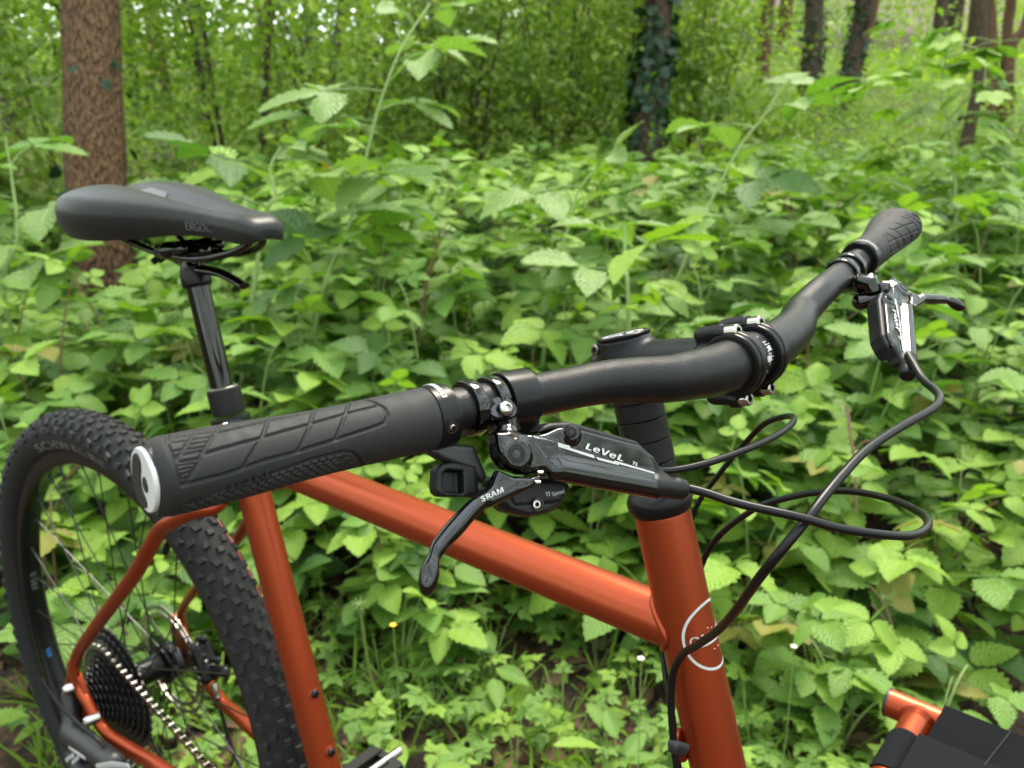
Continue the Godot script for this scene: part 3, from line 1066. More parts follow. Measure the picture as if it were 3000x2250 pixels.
	var shell := blended([["plate", PackedVector2Array([Vector2(-0.0045, -0.0155), Vector2(0.0001, -0.0194), Vector2(0.0080, -0.0231), Vector2(0.0169, -0.0238), Vector2(0.0260, -0.0210), Vector2(0.0331, -0.0152), Vector2(0.0369, -0.0068), Vector2(0.0324, -0.0030), Vector2(-0.0018, -0.0097)]), -0.0270, -0.0120, 0.0035], ["plate", PackedVector2Array([Vector2(-0.0037, -0.0165), Vector2(0.0038, -0.0136), Vector2(0.0091, -0.0198), Vector2(0.0326, -0.0141), Vector2(0.0258, -0.0197), Vector2(0.0167, -0.0227), Vector2(0.0078, -0.0220)]), -0.022, -0.0108, 0.0012]], 0.002, 0.001)
	for side in 2:
		var x := b if side == 0 else left * b
		var bar_at := Vector3(0.7855, 0.9825, 0.1714)
		var bar_dir := Vector3(-0.228, 0.0284, 0.9733)
		var y := Transform3D() if side == 0 else left
		var lever := node("brake_lever", bike)
		put("lever_body", moved(body, x), M.gloss, lever)
		put("reservoir_cover", moved(cover, x), M.plastic, lever)
		put("hose_boot", moved(boot, x), M.plastic, lever)
		var bl := put("lever_blade", moved(blade, x), M.gloss, lever)
		# bar clamp: two bands joined by a plate under the bolt
		var s := Soup.new()
		if side == 1:
			bar_at = Vector3(0.8114, 0.9971, -0.1811)
			bar_dir = (Vector3(0.8102, 1.0040, -0.2222) - Vector3(0.8138, 0.9933, -0.1436)).normalized()
		for at in ([0.0105, -0.0015] if side == 0 else [0.004, -0.011]):
			collar(s, bar_at + bar_dir * (at + 0.0052), bar_dir, 0.0058, 0.0098, 0.0124, 0.0011, 40)
		var plate := [Vector3(0.7845, 0.9886, 0.1880), Vector3(0.7904, 0.9885, 0.1859), Vector3(0.7923, 0.9893, 0.1827), Vector3(0.7957, 0.9890, 0.1786), Vector3(0.8005, 0.9835, 0.1783), Vector3(0.8012, 0.9811, 0.1814), Vector3(0.8000, 0.9805, 0.1841), Vector3(0.7957, 0.9807, 0.1888), Vector3(0.7922, 0.9826, 0.1902), Vector3(0.7879, 0.9856, 0.1892)]
		if side == 1:
			s = Soup.new()
			for at in [0.004, -0.011]:
				collar(s, bar_at + bar_dir * at, bar_dir, 0.0058, 0.0098, 0.0124, 0.0011, 40)
			tube(s, [left * Vector3(0.7888, 0.9844, 0.1801), left * Vector3(0.7954, 0.9815, 0.1820), left * Vector3(0.7958, 0.9753, 0.1808)], [0.0055, 0.0065, 0.0058], 16)
			tube(s, [bar_at - A * 0.006, left * Vector3(0.7908, 0.9831, 0.1790)], [0.010, 0.0065], 16)
		else:
			slab(s, rounded(plate, 0.0015), -Vector3(0.8669, 0.3739, 0.3297) * 0.006, 0.0012)
			tube(s, [Vector3(0.7942, 0.9788, 0.1807), Vector3(0.7958, 0.9732, 0.1803)], 0.0056, 16)
		put("bar_clamp", s, M.gloss, lever)
		s = Soup.new()
		turned(s, Vector3(0.7968, 0.9843, 0.1837), Vector3(0.8669, 0.3739, 0.3297) + Vector3(0, 0.25, 0), [Vector2(-0.002, 0.0036), Vector2(0.0008, 0.0037), Vector2(0.0022, 0.0030), Vector2(0.0029, 0.0018), Vector2(0.0029, 0.0016), Vector2(0.0014, 0.0014)], 26, true, true)
		put("bar_clamp_bolt", moved(s.mesh(), y), M.steel, lever)
		s = Soup.new()
		turned(s, Vector3(-0.0004, -0.0001, 0.0008), Vector3(0, 0, 1), [Vector2(0, 0.0041), Vector2(0.0008, 0.0039), Vector2(0.0008, 0.0032), Vector2(0.0002, 0.0030), Vector2(0.0008, 0.0028), Vector2(0.0008, 0.0019), Vector2(0.0003, 0.0017), Vector2(0.0006, 0.0010), Vector2(-0.0004, 0.0008)], 30)
		put("pivot_cap", moved(s.mesh(20), x), M.plastic, lever)
		s = Soup.new()
		turned(s, Vector3(0.0235, 0.0144, 0.0006), Vector3(0, 0, 1), [Vector2(0, 0.0028), Vector2(0.0011, 0.0027), Vector2(0.0014, 0.0022)], 26)
		var screw := put("cover_screw", moved(s.mesh(), x), M.satin, lever)
		s = Soup.new()
		for k in 3:
			var a := PI * k / 3.0
			var d := Vector3(cos(a), sin(a), 0) * 0.0012
			var c := Vector3(0.0235, 0.0144, 0.0006) + Vector3(0, 0, 0.0015)
			tube(s, [c - d, c, c + d], [0.0002, 0.0005, 0.0002], 6, true, 0.2, Vector3(-sin(a), cos(a), 0))
		put("screw_star", moved(s.mesh(), x), M.dark, screw)
		s = Soup.new()
		for k in 2:
			var p := Vector3(0.0113, -0.0057, 0.0000) + Vector3(-0.0004 * k, -0.0042 * k, 0.0002)
			tube(s, [p, p + Vector3(0.0022, 0.0006, 0.0004)], 0.0009, 12)
		put("reach_screw", moved(s.mesh(), x), M.steel, lever)
		# printed lines and lettering on the deck
		var deck_z := 0.00012
		var at2 := func(q: Vector2, z := 0.0) -> Vector3: return Vector3(q.x, q.y, deck_z + z)
		s = Soup.new()
		for quad in [[Vector2(0.0132, 0.0081), Vector2(0.0249, 0.0079), Vector2(0.0250, 0.0069), Vector2(0.0133, 0.0075)], [Vector2(0.0249, 0.0079), Vector2(0.0377, 0.0072), Vector2(0.0383, 0.0060), Vector2(0.0250, 0.0069)], [Vector2(0.0385, 0.0068), Vector2(0.0509, 0.0066), Vector2(0.0511, 0.0056), Vector2(0.0401, 0.0058)], [Vector2(0.0486, 0.0072), Vector2(0.0709, 0.0063), Vector2(0.0708, 0.0056), Vector2(0.0487, 0.0062)]]:
			s.quad(at2.call(quad[0]), at2.call(quad[3]), at2.call(quad[2]), at2.call(quad[1]))
		for k in 5:
			var f := k / 5.0
			var p0: Vector2 = Vector2(0.0065, 0.0093).lerp(Vector2(0.0240, 0.0086), f)
			var p1: Vector2 = Vector2(0.0095, 0.0093).lerp(Vector2(0.0286, 0.0087), f)
			var h: Vector2 = (Vector2(0.0136, 0.0058) - Vector2(0.0127, 0.0071)) * (0.55 + 0.5 * f)
			s.quad(at2.call(p0), at2.call(p0 + h), at2.call(p1 + h * 0.9), at2.call(p1))
		put("printed_lines", moved(s.mesh(), x), M.white, lever)
		var ux: Vector2 = (Vector2(0.0579, 0.0068) - Vector2(0.0332, 0.0087)).normalized()
		var uy := Vector2(-ux.y, ux.x)
		var slanted := func(q: Vector3) -> Vector3:
			var p: Vector2 = Vector2(0.0327, 0.0091) + ux * (q.x + q.y * 0.25) + uy * q.y
			return Vector3(p.x, p.y, 0.00014 + q.z)
		var small := func(q: Vector3) -> Vector3:
			var p: Vector2 = Vector2(0.0578, 0.0074) + ux * (q.x + q.y * 0.25) + uy * q.y
			return Vector3(p.x, p.y, 0.00014 + q.z)
		s = bent(letters("LeVeL", 0.0027, true, 0.0002, 0.0200), slanted)
		s.append(bent(letters("TL", 0.0015, true, 0.0002, 0.0032), small))
		put("deck_lettering", moved(s.mesh(), x), M.white, lever)
		var bx: Vector3 = (Vector3(-0.0017, -0.0151, 0.0000) - Vector3(-0.0117, -0.0217, 0.0000)).normalized()
		var by := Vector3(-bx.y, bx.x, 0)
		s = bent(letters("SRAM", 0.0021, true, 0.0002, 0.0105), func(q: Vector3) -> Vector3: return Vector3(-0.0116, -0.0221, 0.0000) + bx * q.x + by * q.y + Vector3(0, 0, q.z + 0.0002 - 0.0006 * maxf(0.0, 1.0 - q.x / 0.004)))
		put("blade_lettering", moved(s.mesh(), x), M.white, bl)
		if side == 0:
			# ---- the gear shifter hangs from a band of its own
			var shifter := node("shifter", bike)
			s = Soup.new()
			collar(s, Vector3(0.7848, 0.9825, 0.1736), Vector3(0.228, -0.0284, -0.9733), 0.0155, 0.0098, 0.0130, 0.0006, 48)
			tube(s, [Vector3(0.7912, 0.9760, 0.1639), Vector3(0.7916, 0.9677, 0.1643), Vector3(0.7919, 0.9576, 0.1681)], [0.0085, 0.0075, 0.006], 18, true, 0.7, bar_dir)
			put("shifter_band", s, M.satin, shifter)
			put("shifter_shell", moved(shell, x), M.plastic, shifter)
			s = Soup.new()
			cap_bolt(s, b * Vector3(0.0189, -0.0178, -0.0095), b.basis.z, 0.0021, 0.003)
			put("shell_bolt", s, M.steel, shifter)
			s = Soup.new()
			collar(s, b * Vector3(0.0198, -0.0177, -0.0112), b.basis.z, 0.0010, 0.0021, 0.0030, 0.0003, 24)
			put("bolt_seat", s, M.dark, shifter)
			var sx: Vector3 = (Vector3(0.0262, -0.0104, 0.0000) - Vector3(0.0172, -0.0140, 0.0000)).normalized()
			var sy := Vector3(-sx.y, sx.x, 0)
			s = bent(letters("11", 0.0021, true, 0.0001, 0.0020), func(q: Vector3) -> Vector3: return Vector3(0.0240, -0.0135, -0.0119) + sx * q.x + sy * q.y + Vector3(0, 0, q.z))
			s.append(bent(letters("Speed", 0.0024, false, 0.0001, 0.0064), func(q: Vector3) -> Vector3: return Vector3(0.0270, -0.0128, -0.0119) + sx * q.x + sy * (q.y - 0.0004) + Vector3(0, 0, q.z)))
			put("shell_lettering", moved(s.mesh(), b), M.silver_ink, shifter)
			var outer := PackedVector2Array([Vector2(-0.0281, -0.0117), Vector2(-0.0261, -0.0088), Vector2(-0.0209, -0.0072), Vector2(-0.0103, -0.0067), Vector2(-0.0062, -0.0200), Vector2(-0.0109, -0.0203), Vector2(-0.0240, -0.0225), Vector2(-0.0266, -0.0208)])
			var inner := PackedVector2Array([Vector2(-0.0250, -0.0127), Vector2(-0.0235, -0.0110), Vector2(-0.0163, -0.0102), Vector2(-0.0142, -0.0193), Vector2(-0.0225, -0.0203), Vector2(-0.0238, -0.0189)])
			var paddle := blended([["plate", outer, -0.0230, -0.0135, 0.0018], ["plate", inner, -0.0195, -0.005, 0.001, "cut"]], 0.0015, 0.001)
			put("shift_paddle", moved(paddle, b), M.plastic, shifter)
			var arm := blended([["plate", PackedVector2Array([Vector2(-0.0338, -0.0046), Vector2(-0.0257, 0.0003), Vector2(-0.0119, 0.0018), Vector2(-0.0037, -0.0094), Vector2(-0.0045, -0.0138), Vector2(-0.0134, -0.0087), Vector2(-0.0257, -0.0073)]), -0.024, -0.015, 0.0025]], 0.002, 0.0011)
			put("release_lever", moved(arm, b), M.dark, shifter)


func build_cables() -> void:
	var s := Soup.new()
	tube(s, smooth_path([Vector3(0.8442, 0.9413, 0.1224), Vector3(0.8480, 0.9399, 0.1158), Vector3(0.8564, 0.9388, 0.1121), Vector3(0.8727, 0.9359, 0.1067), Vector3(0.8963, 0.9326, 0.0955), Vector3(0.9103, 0.9287, 0.0869), Vector3(0.9230, 0.9250, 0.0740), Vector3(0.9316, 0.9204, 0.0579), Vector3(0.9350, 0.9171, 0.0429), Vector3(0.9351, 0.9153, 0.0274), Vector3(0.9299, 0.9122, 0.0112), Vector3(0.9221, 0.9089, -0.0014), Vector3(0.9111, 0.9064, -0.0117), Vector3(0.8950, 0.9016, -0.0236), Vector3(0.8787, 0.8960, -0.0324), Vector3(0.8662, 0.8909, -0.0364), Vector3(0.8482, 0.8823, -0.0385), Vector3(0.8262, 0.8692, -0.0382), Vector3(0.8141, 0.8578, -0.0372), Vector3(0.8029, 0.8445, -0.0361), Vector3(0.7943, 0.8307, -0.0370), Vector3(0.7886, 0.8156, -0.0370), Vector3(0.7844, 0.7948, -0.0359), Vector3(0.7812, 0.7735, -0.0328)], 6), 0.0021, 14)
	put("brake_hose", s, M.hose, bike, 80)
	s = Soup.new()
	tube(s, smooth_path([Vector3(0.8795, 0.9624, -0.1103), Vector3(0.8860, 0.9594, -0.1009), Vector3(0.8958, 0.9551, -0.0868), Vector3(0.9072, 0.9542, -0.0714), Vector3(0.9125, 0.9536, -0.0592), Vector3(0.9131, 0.9519, -0.0428), Vector3(0.9064, 0.9490, -0.0076), Vector3(0.9009, 0.9449, 0.0257), Vector3(0.8993, 0.9402, 0.0519), Vector3(0.8986, 0.9357, 0.0720), Vector3(0.8971, 0.9289, 0.0882), Vector3(0.8915, 0.9161, 0.1007), Vector3(0.8821, 0.8978, 0.0996), Vector3(0.8652, 0.8653, 0.0833), Vector3(0.8495, 0.8394, 0.0660), Vector3(0.8293, 0.8113, 0.0466), Vector3(0.8148, 0.7923, 0.0350), Vector3(0.8059, 0.7717, 0.0277), Vector3(0.8050, 0.7519, 0.0270), Vector3(0.8091, 0.7269, 0.0284), Vector3(0.8142, 0.7024, 0.0288), Vector3(0.8203, 0.6811, 0.0297)], 6), 0.0024, 14)
	put("brake_hose", s, M.hose, bike, 80)
	s = Soup.new()
	tube(s, smooth_path([Vector3(0.8241, 0.9396, 0.1070), Vector3(0.8313, 0.9379, 0.0978), Vector3(0.8421, 0.9389, 0.0777), Vector3(0.8511, 0.9402, 0.0440), Vector3(0.8520, 0.9390, 0.0099), Vector3(0.8464, 0.9364, -0.0183), Vector3(0.8351, 0.9307, -0.0380), Vector3(0.8174, 0.9190, -0.0485), Vector3(0.8036, 0.9015, -0.0545), Vector3(0.7924, 0.8836, -0.0542), Vector3(0.7812, 0.8626, -0.0501), Vector3(0.7763, 0.8520, -0.0486), Vector3(0.7726, 0.8386, -0.0468), Vector3(0.7706, 0.8177, -0.0448), Vector3(0.7713, 0.7930, -0.0407)], 6), 0.0019, 14)
	put("gear_cable", s, M.hose, bike, 80)
	s = Soup.new()
	tube(s, smooth_path([Vector3(0.7703, 0.7768, -0.0279), Vector3(0.7754, 0.7588, -0.0139), Vector3(0.7859, 0.7439, -0.0002), Vector3(0.7989, 0.7208, 0.0094), Vector3(0.8100, 0.6923, 0.0173)], 6), 0.0020, 12)
	put("gear_cable", s, M.hose, bike, 80)
	s = Soup.new()
	tube(s, smooth_path([Vector3(-0.0124, 0.4266, 0.1100), Vector3(0.0142, 0.3992, 0.1050), Vector3(0.0537, 0.3863, 0.1000), Vector3(0.0932, 0.3793, 0.0950), Vector3(0.1158, 0.3505, 0.0850)], 6), 0.0024, 10)
	put("gear_cable", s, M.hose, bike, 80)


func build_saddle() -> void:
	var saddle := node("saddle", bike)
	var s := Soup.new()
	# stations from the tail to the nose: x, half width, crown height, edge height, skirt bottom, groove depth
	var st := [[0.0935, 0.010, 0.9990, 0.9955, 0.9910, 0.0], [0.0955, 0.034, 1.0110, 1.0020, 0.9880, 0.0], [0.101, 0.052, 1.0200, 1.0060, 0.9850, 0.001], [0.115, 0.066, 1.0275, 1.0090, 0.9825, 0.002], [0.135, 0.0725, 1.0310, 1.0110, 0.9815, 0.004], [0.160, 0.0745, 1.0320, 1.0120, 0.9815, 0.0065], [0.185, 0.0715, 1.0312, 1.0120, 0.9825, 0.009], [0.212, 0.0625, 1.0295, 1.0120, 0.9850, 0.0095], [0.240, 0.0500, 1.0272, 1.0120, 0.9885, 0.009], [0.268, 0.0390, 1.0248, 1.0110, 0.9925, 0.0085], [0.295, 0.0310, 1.0228, 1.0100, 0.9945, 0.0075], [0.318, 0.0265, 1.0212, 1.0090, 0.9945, 0.006], [0.340, 0.0245, 1.0198, 1.0080, 0.9935, 0.0035], [0.356, 0.0230, 1.0180, 1.0070, 0.9925, 0.001], [0.367, 0.0205, 1.0145, 1.0050, 0.9930, 0.0], [0.3735, 0.0165, 1.0100, 1.0030, 0.9945, 0.0], [0.3760, 0.010, 1.0050, 1.0000, 0.9970, 0.0]]
	var rows := []
	var groove := []
	for i in (st.size() - 1) * 4 + 1:
		var k := mini(i / 4, st.size() - 2)
		var f := i / 4.0 - k
		var v := []
		for c in 6:
			v.push_back(cubic_interpolate(st[k][c], st[k + 1][c], st[maxi(k - 1, 0)][c], st[mini(k + 2, st.size() - 1)][c], f))
		var ring := PackedVector3Array()
		var n := 34
		for j in n:                      # over the top from one edge to the other
			var t := -1.0 + 2.0 * j / (n - 1)
			var rise := pow(maxf(0.0, 1.0 - pow(absf(t), 3.4)), 0.55)
			var y: float = lerpf(v[3], v[2], rise)
			y -= v[5] * 1.35 * exp(-pow(t * v[1] / 0.0150, 2.0) * 1.1)
			ring.push_back(Vector3(v[0], y, t * v[1]))
		for j in 5:                      # skirt, bottom
			ring.push_back(Vector3(v[0], lerpf(v[3], v[4], (j + 1) / 5.0), v[1] * (1.0 - 0.03 * j * j / 4.0)))
		for j in 6:
			ring.push_back(Vector3(v[0], v[4] + 0.0025 * sin(PI * j / 5.0), v[1] * (0.86 - 1.72 * j / 5.0)))
		for j in 5:
			ring.push_back(Vector3(v[0], lerpf(v[4], v[3], j / 5.0), -v[1] * (1.0 - 0.03 * (4 - j) * (4 - j) / 4.0)))
		rows.push_back(ring)
	s.loft(rows)
	put("saddle_cover", s, M.leather, saddle, 70)
	# pale panel in the groove
	s = Soup.new()
	var gl := []
	for i in 9:
		var x := 0.158 + i * 0.0052
		var ring := PackedVector3Array()
		for j in 7:
			var z := (j - 3) / 3.0 * (0.0105 if i > 0 and i < 8 else 0.006)
			var drop := lerpf(0.0064, 0.0095, clampf((x - 0.158) / 0.04, 0, 1)) * 1.35 * exp(-pow(z / 0.0150, 2.0) * 1.1)
			ring.push_back(Vector3(x, 1.0323 - (x - 0.158) * 0.028 - drop + 0.0003, z))
		gl.push_back(ring)
	s.loft(gl, false)
	put("groove_panel", s, mat(Color(0.085, 0.08, 0.09), 0.5), saddle, 80)
	var side_at := func(q: Vector3) -> Vector3:
		var x := 0.2955 + q.x
		var half := 0.0310 + (0.2955 - x) * 0.24
		return Vector3(x, 1.0005 + q.y - q.x * 0.02, half + 0.0009 + q.z - 0.00003)
	s = bent(letters("ERGON", 0.0070, false, 0.0002), side_at)
	put("saddle_lettering", s, M.grey_ink, saddle)
	s = Soup.new()
	for side in [-1, 1]:
		tube(s, smooth_path([Vector3(0.135, 0.993, 0.036 * side), Vector3(0.165, 0.983, 0.031 * side), Vector3(0.195, 0.9735, 0.022 * side), Vector3(0.235, 0.9700, 0.021 * side), Vector3(0.290, 0.9720, 0.020 * side), Vector3(0.330, 0.9805, 0.013 * side), Vector3(0.352, 0.990, 0.008 * side), Vector3(0.356, 0.998, 0.006 * side)], 5), 0.0035, 12)
	put("saddle_rails", s, M.gloss, saddle, 70)
	# seat post with its quick lever
	var post := node("seat_post", bike)
	var top := Vector3(0.2505, 0.9417, 0.0000)
	var low := Vector3(0.2794, 0.8354, 0.0000)
	var d: Vector3 = (top - low).normalized()
	s = Soup.new()
	tube(s, [low - d * 0.01, top + d * 0.002], 0.0112, 32)
	put("stanchion", s, M.gloss, post)
	s = Soup.new()
	turned(s, top - d * 0.004, d, [Vector2(0, 0.0112), Vector2(0.001, 0.0138), Vector2(0.004, 0.0146), Vector2(0.012, 0.0142), Vector2(0.020, 0.0125)], 28)
	var head := blended([["rod", top + d * 0.012, top + d * 0.030, 0.012, 0.009], ["rod", top + d * 0.030 + Vector3(-0.030, -0.004, 0), top + d * 0.030 + Vector3(0.026, 0.004, 0), 0.008, 0.007], ["rod", top + d * 0.030 + Vector3(-0.03, -0.001, -0.014), top + d * 0.030 + Vector3(-0.03, -0.001, 0.014), 0.007, 0.007], ["rod", top + d * 0.034 + Vector3(0, 0, -0.022), top + d * 0.034 + Vector3(0, 0, 0.022), 0.008, 0.008], ["rod", top + d * 0.033 + Vector3(-0.018, 0, 0.020), top + d * 0.036 + Vector3(0.024, 0.002, 0.020), 0.0055, 0.005], ["rod", top + d * 0.033 + Vector3(-0.018, 0, -0.020), top + d * 0.036 + Vector3(0.024, 0.002, -0.020), 0.0055, 0.005], ["rod", top + d * 0.012 + Vector3(0.004, 0, 0), top + d * 0.024 + Vector3(-0.022, -0.002, 0), 0.008, 0.006]], 0.006, 0.0016)
	put("post_head", head, M.gloss, post)
	put("post_collar", s, M.satin, post, 60)
	s = Soup.new()
	for at in [Vector3(0.1916, 0.9564, 0.0120), Vector3(0.1736, 0.9538, -0.0040)]:
		cap_bolt(s, at, Vector3(-0.2, -0.5, 0.8), 0.0034, 0.012)
	put("head_bolts", s, M.satin, post)
	s = Soup.new()
	tube(s, smooth_path([Vector3(0.2620, 0.9561, 0.0000), Vector3(0.2831, 0.9570, 0.0000), Vector3(0.3005, 0.9559, 0.0000), Vector3(0.3171, 0.9526, 0.0000), Vector3(0.3307, 0.9492, 0.0000)], 5), smooth_values([0.0085, 0.0072, 0.0062, 0.0058, 0.0056], 5), 16, true, 0.6, Vector3(0, 0, 1))
	put("height_lever", s, M.gloss, post, 60)
	s = Soup.new()
	var c0 := Vector3(0.2863, 0.8147, 0.0000)
	turned(s, c0, d, [Vector2(0, 0.0156), Vector2(0.0015, 0.0164), Vector2(0.0240, 0.0164), Vector2(0.0260, 0.0154)], 36)
	put("lower_tube_collar", s, M.anodised, post)
	s = Soup.new()
	turned(s, c0 + d * 0.0245, d, [Vector2(0, 0.0152), Vector2(0.0022, 0.0152), Vector2(0.0030, 0.0144), Vector2(0.0032, 0.0113)], 36)
	put("wiper_seal", s, M.dull_steel, post)
	s = Soup.new()
	turned(s, c0 - d * 0.016, d, [Vector2(0, 0.0182), Vector2(0.001, 0.0192), Vector2(0.0125, 0.0192), Vector2(0.0135, 0.0184)], 36)
	tube(s, [c0 - d * 0.010 + Vector3(0.014, 0.004, 0.013), c0 - d * 0.010 + Vector3(0.030, 0.010, 0.004)], 0.0062, 14)
	put("seat_clamp", s, M.satin, post)
	s = Soup.new()
	cap_bolt(s, c0 - d * 0.008 + Vector3(0.017, 0.004, 0.021), Vector3(0, 0, 1), 0.0034, 0.008)
	put("seat_clamp_bolt", s, M.steel, post)


func ring_path(r: float, z: float, n: int, from := 0.0, to := TAU) -> PackedVector3Array:
	var p := PackedVector3Array()
	for k in n + 1:
		var a := lerpf(from, to, float(k) / n)
		p.push_back(AXLE + Vector3(cos(a) * r, sin(a) * r, z))
	return p


func swept(s: Soup, profile: Array, n: int) -> void:     # a closed outline (radius, side) turned round the rear axle
	var rows := []
	for k in n + 1:
		var a := TAU * k / n
		var ring := PackedVector3Array()
		for q: Vector2 in profile:
			ring.push_back(AXLE + Vector3(cos(a) * q.x, sin(a) * q.x, q.y))
		rows.push_back(ring)
	s.loft(rows, true, false, false)


func build_rear_wheel() -> void:
	var wheel := node("rear_wheel", bike)
	var rt := 0.372
	var s := Soup.new()
	var pr := []
	for k in 22:                      # tyre casing, bead to bead
		var a := deg_to_rad(-152.0 + 304.0 * k / 21.0)
		pr.push_back(Vector2(0.3425 + cos(a) * 0.0268, sin(a) * 0.0268))
	pr.push_back(Vector2(0.324, 0.0085)); pr.push_back(Vector2(0.324, -0.0085))
	swept(s, pr, 160)
	put("tyre", s, M.tyre, wheel, 60)
	# tread: five rows of low blocks
	s = Soup.new()
	var n := 100
	for k in n:
		for row in 7:
			var off: float = [0.0, 0.5, 0.0, 0.5, 0.0, 0.5, 0.0][row]
			var phi: float = deg_to_rad([-72.0, -48.0, -22.0, 0.0, 22.0, 48.0, 72.0][row])
			var w: float = [0.0040, 0.0046, 0.0042, 0.0040, 0.0042, 0.0046, 0.0040][row]
			var l: float = [0.0050, 0.0042, 0.0048, 0.0040, 0.0048, 0.0042, 0.0050][row]
			var a := TAU * (k + off) / n
			var radial := Vector3(cos(a), sin(a), 0)
			var along := Vector3(-sin(a), cos(a), 0)
			var out := (radial * cos(phi) + Vector3(0, 0, 1) * sin(phi)).normalized()
			var acr := (Vector3(0, 0, 1) * cos(phi) - radial * sin(phi)).normalized()
			var c := AXLE + radial * 0.3425 + out * 0.0264
			var lift := 0.0034 if row > 0 and row < 6 else 0.0030
			var skew := 0.25 * ((k % 2) * 2 - 1) * (1.0 if row != 3 else 0.0)
			var e1 := along + acr * skew
			var bottom := PackedVector3Array([c - e1 * l - acr * w, c + e1 * l - acr * w, c + e1 * l + acr * w, c - e1 * l + acr * w])
			var topr := PackedVector3Array()
			for q in bottom:
				topr.push_back(c + (q - c) * 0.78 + out * lift)
			s.loft([bottom, topr], true, false, true)
	var tread := put("tread", s, M.knob, wheel, 20)
	tag(tread, "", "", "", "stuff")
	# red line round the far shoulder
	s = Soup.new()
	for side in [-1]:
		var a = deg_to_rad(60.0) * side
		tube(s, ring_path(0.3425 + cos(a) * 0.0269, sin(a) * 0.0269, 160), 0.0009, 6)
		a = deg_to_rad(-143.0)
		tube(s, ring_path(0.3425 + cos(a) * 0.0271, -sin(a) * 0.0271, 40, 0.25, 0.95), 0.0009, 6)
	put("red_line", s, M.red, wheel)
	s = Soup.new()
	swept(s, [Vector2(0.3235, 0.0155), Vector2(0.3255, 0.0145), Vector2(0.3240, 0.0125), Vector2(0.318, 0.0115), Vector2(0.318, -0.0115), Vector2(0.3240, -0.0125), Vector2(0.3255, -0.0145), Vector2(0.3235, -0.0155), Vector2(0.308, -0.0152), Vector2(0.3035, -0.0125), Vector2(0.3015, -0.008), Vector2(0.3010, 0.0), Vector2(0.3015, 0.008), Vector2(0.3035, 0.0125), Vector2(0.308, 0.0152)], 140)
	var rim := put("rim", s, M.satin, wheel, 50)
	var word := func(text: String, h: float, r: float, z: float, at: float, flip: float, m: Material, called: String, bold := true) -> void:
		var g := letters(text, h, bold, 0.0002)
		var t := bent(g, func(q: Vector3) -> Vector3:
			var a: float = at + q.x / r
			return AXLE + Vector3(cos(a) * (r - q.z), sin(a) * (r - q.z), z - q.y))
		put(called, t, m, rim)
	word.call("U 663", 0.0090, 0.3008, 0.0050, 2.98, 1.0, M.tyre_ink, "rim_lettering")
	word.call("523", 0.0060, 0.3008, 0.0040, 3.42, 1.0, M.blue, "rim_lettering")
	var sidewall := func(text: String, h: float, at: float, wide: float) -> void:
		var g := letters(text, h, true, 0.0002, wide)
		var t := bent(g, func(q: Vector3) -> Vector3:
			var ph := deg_to_rad(128.0) - q.y / 0.0268
			var rr := 0.3425 + cos(ph) * (0.0270 + q.z)
			var a := at - q.x / 0.335
			return AXLE + Vector3(cos(a) * rr, sin(a) * rr, sin(ph) * (0.0270 + q.z)))
		put("tyre_lettering", t, M.tyre_ink, wheel)
	sidewall.call("SCHWALBE", 0.013, 2.01, 0.200)
	
	# hub, spokes, nipples
	s = Soup.new()
	turned(s, AXLE + Vector3(0, 0, -0.040), Vector3.BACK, [Vector2(0, 0.012), Vector2(0.001, 0.0285), Vector2(0.005, 0.0285), Vector2(0.007, 0.0195), Vector2(0.018, 0.0170), Vector2(0.044, 0.0175), Vector2(0.052, 0.0200), Vector2(0.054, 0.0290), Vector2(0.058, 0.0290), Vector2(0.060, 0.016), Vector2(0.066, 0.015)], 32)
	put("hub", s, M.satin, wheel)
	s = Soup.new()
	turned(s, AXLE + Vector3(0, 0, -0.078), Vector3.BACK, [Vector2(0, 0.0070), Vector2(0.156, 0.0070)], 18)
	put("axle", s, M.satin, wheel)
	var sp := 32
	for k in sp:
		var side := 1 if k % 2 == 0 else -1
		var pair := k / 2
		var a := TAU * k / sp + 0.06
		var lead := 1.0 if pair % 2 == 0 else -1.0
		var ah := a - lead * deg_to_rad(62.0)
		var zf := 0.0165 if side > 0 else -0.0375
		var p0 := AXLE + Vector3(cos(ah) * 0.026, sin(ah) * 0.026, zf)
		var p1 := AXLE + Vector3(cos(a) * 0.3005, sin(a) * 0.3005, 0.002 * side)
		s = Soup.new()
		tube(s, [p0, p1], 0.00095, 6)
		put("spoke", s, M.spoke, wheel)
		s = Soup.new()
		var dd := (p1 - p0).normalized()
		tube(s, [p1 - dd * 0.010, p1 + dd * 0.002], 0.0019, 8)
		put("nipple", s, M.spoke, wheel)
	s = Soup.new()
	var va := 1.08
	var vd := Vector3(cos(va), sin(va), 0)
	tube(s, [AXLE + vd * 0.302, AXLE + vd * 0.276], 0.0030, 12)
	tube(s, [AXLE + vd * 0.280, AXLE + vd * 0.262], 0.0042, 12)
	put("valve", s, M.satin, wheel)
	# brake disc on the far side
	s = Soup.new()
	var zr := -0.0525
	var dots := 36
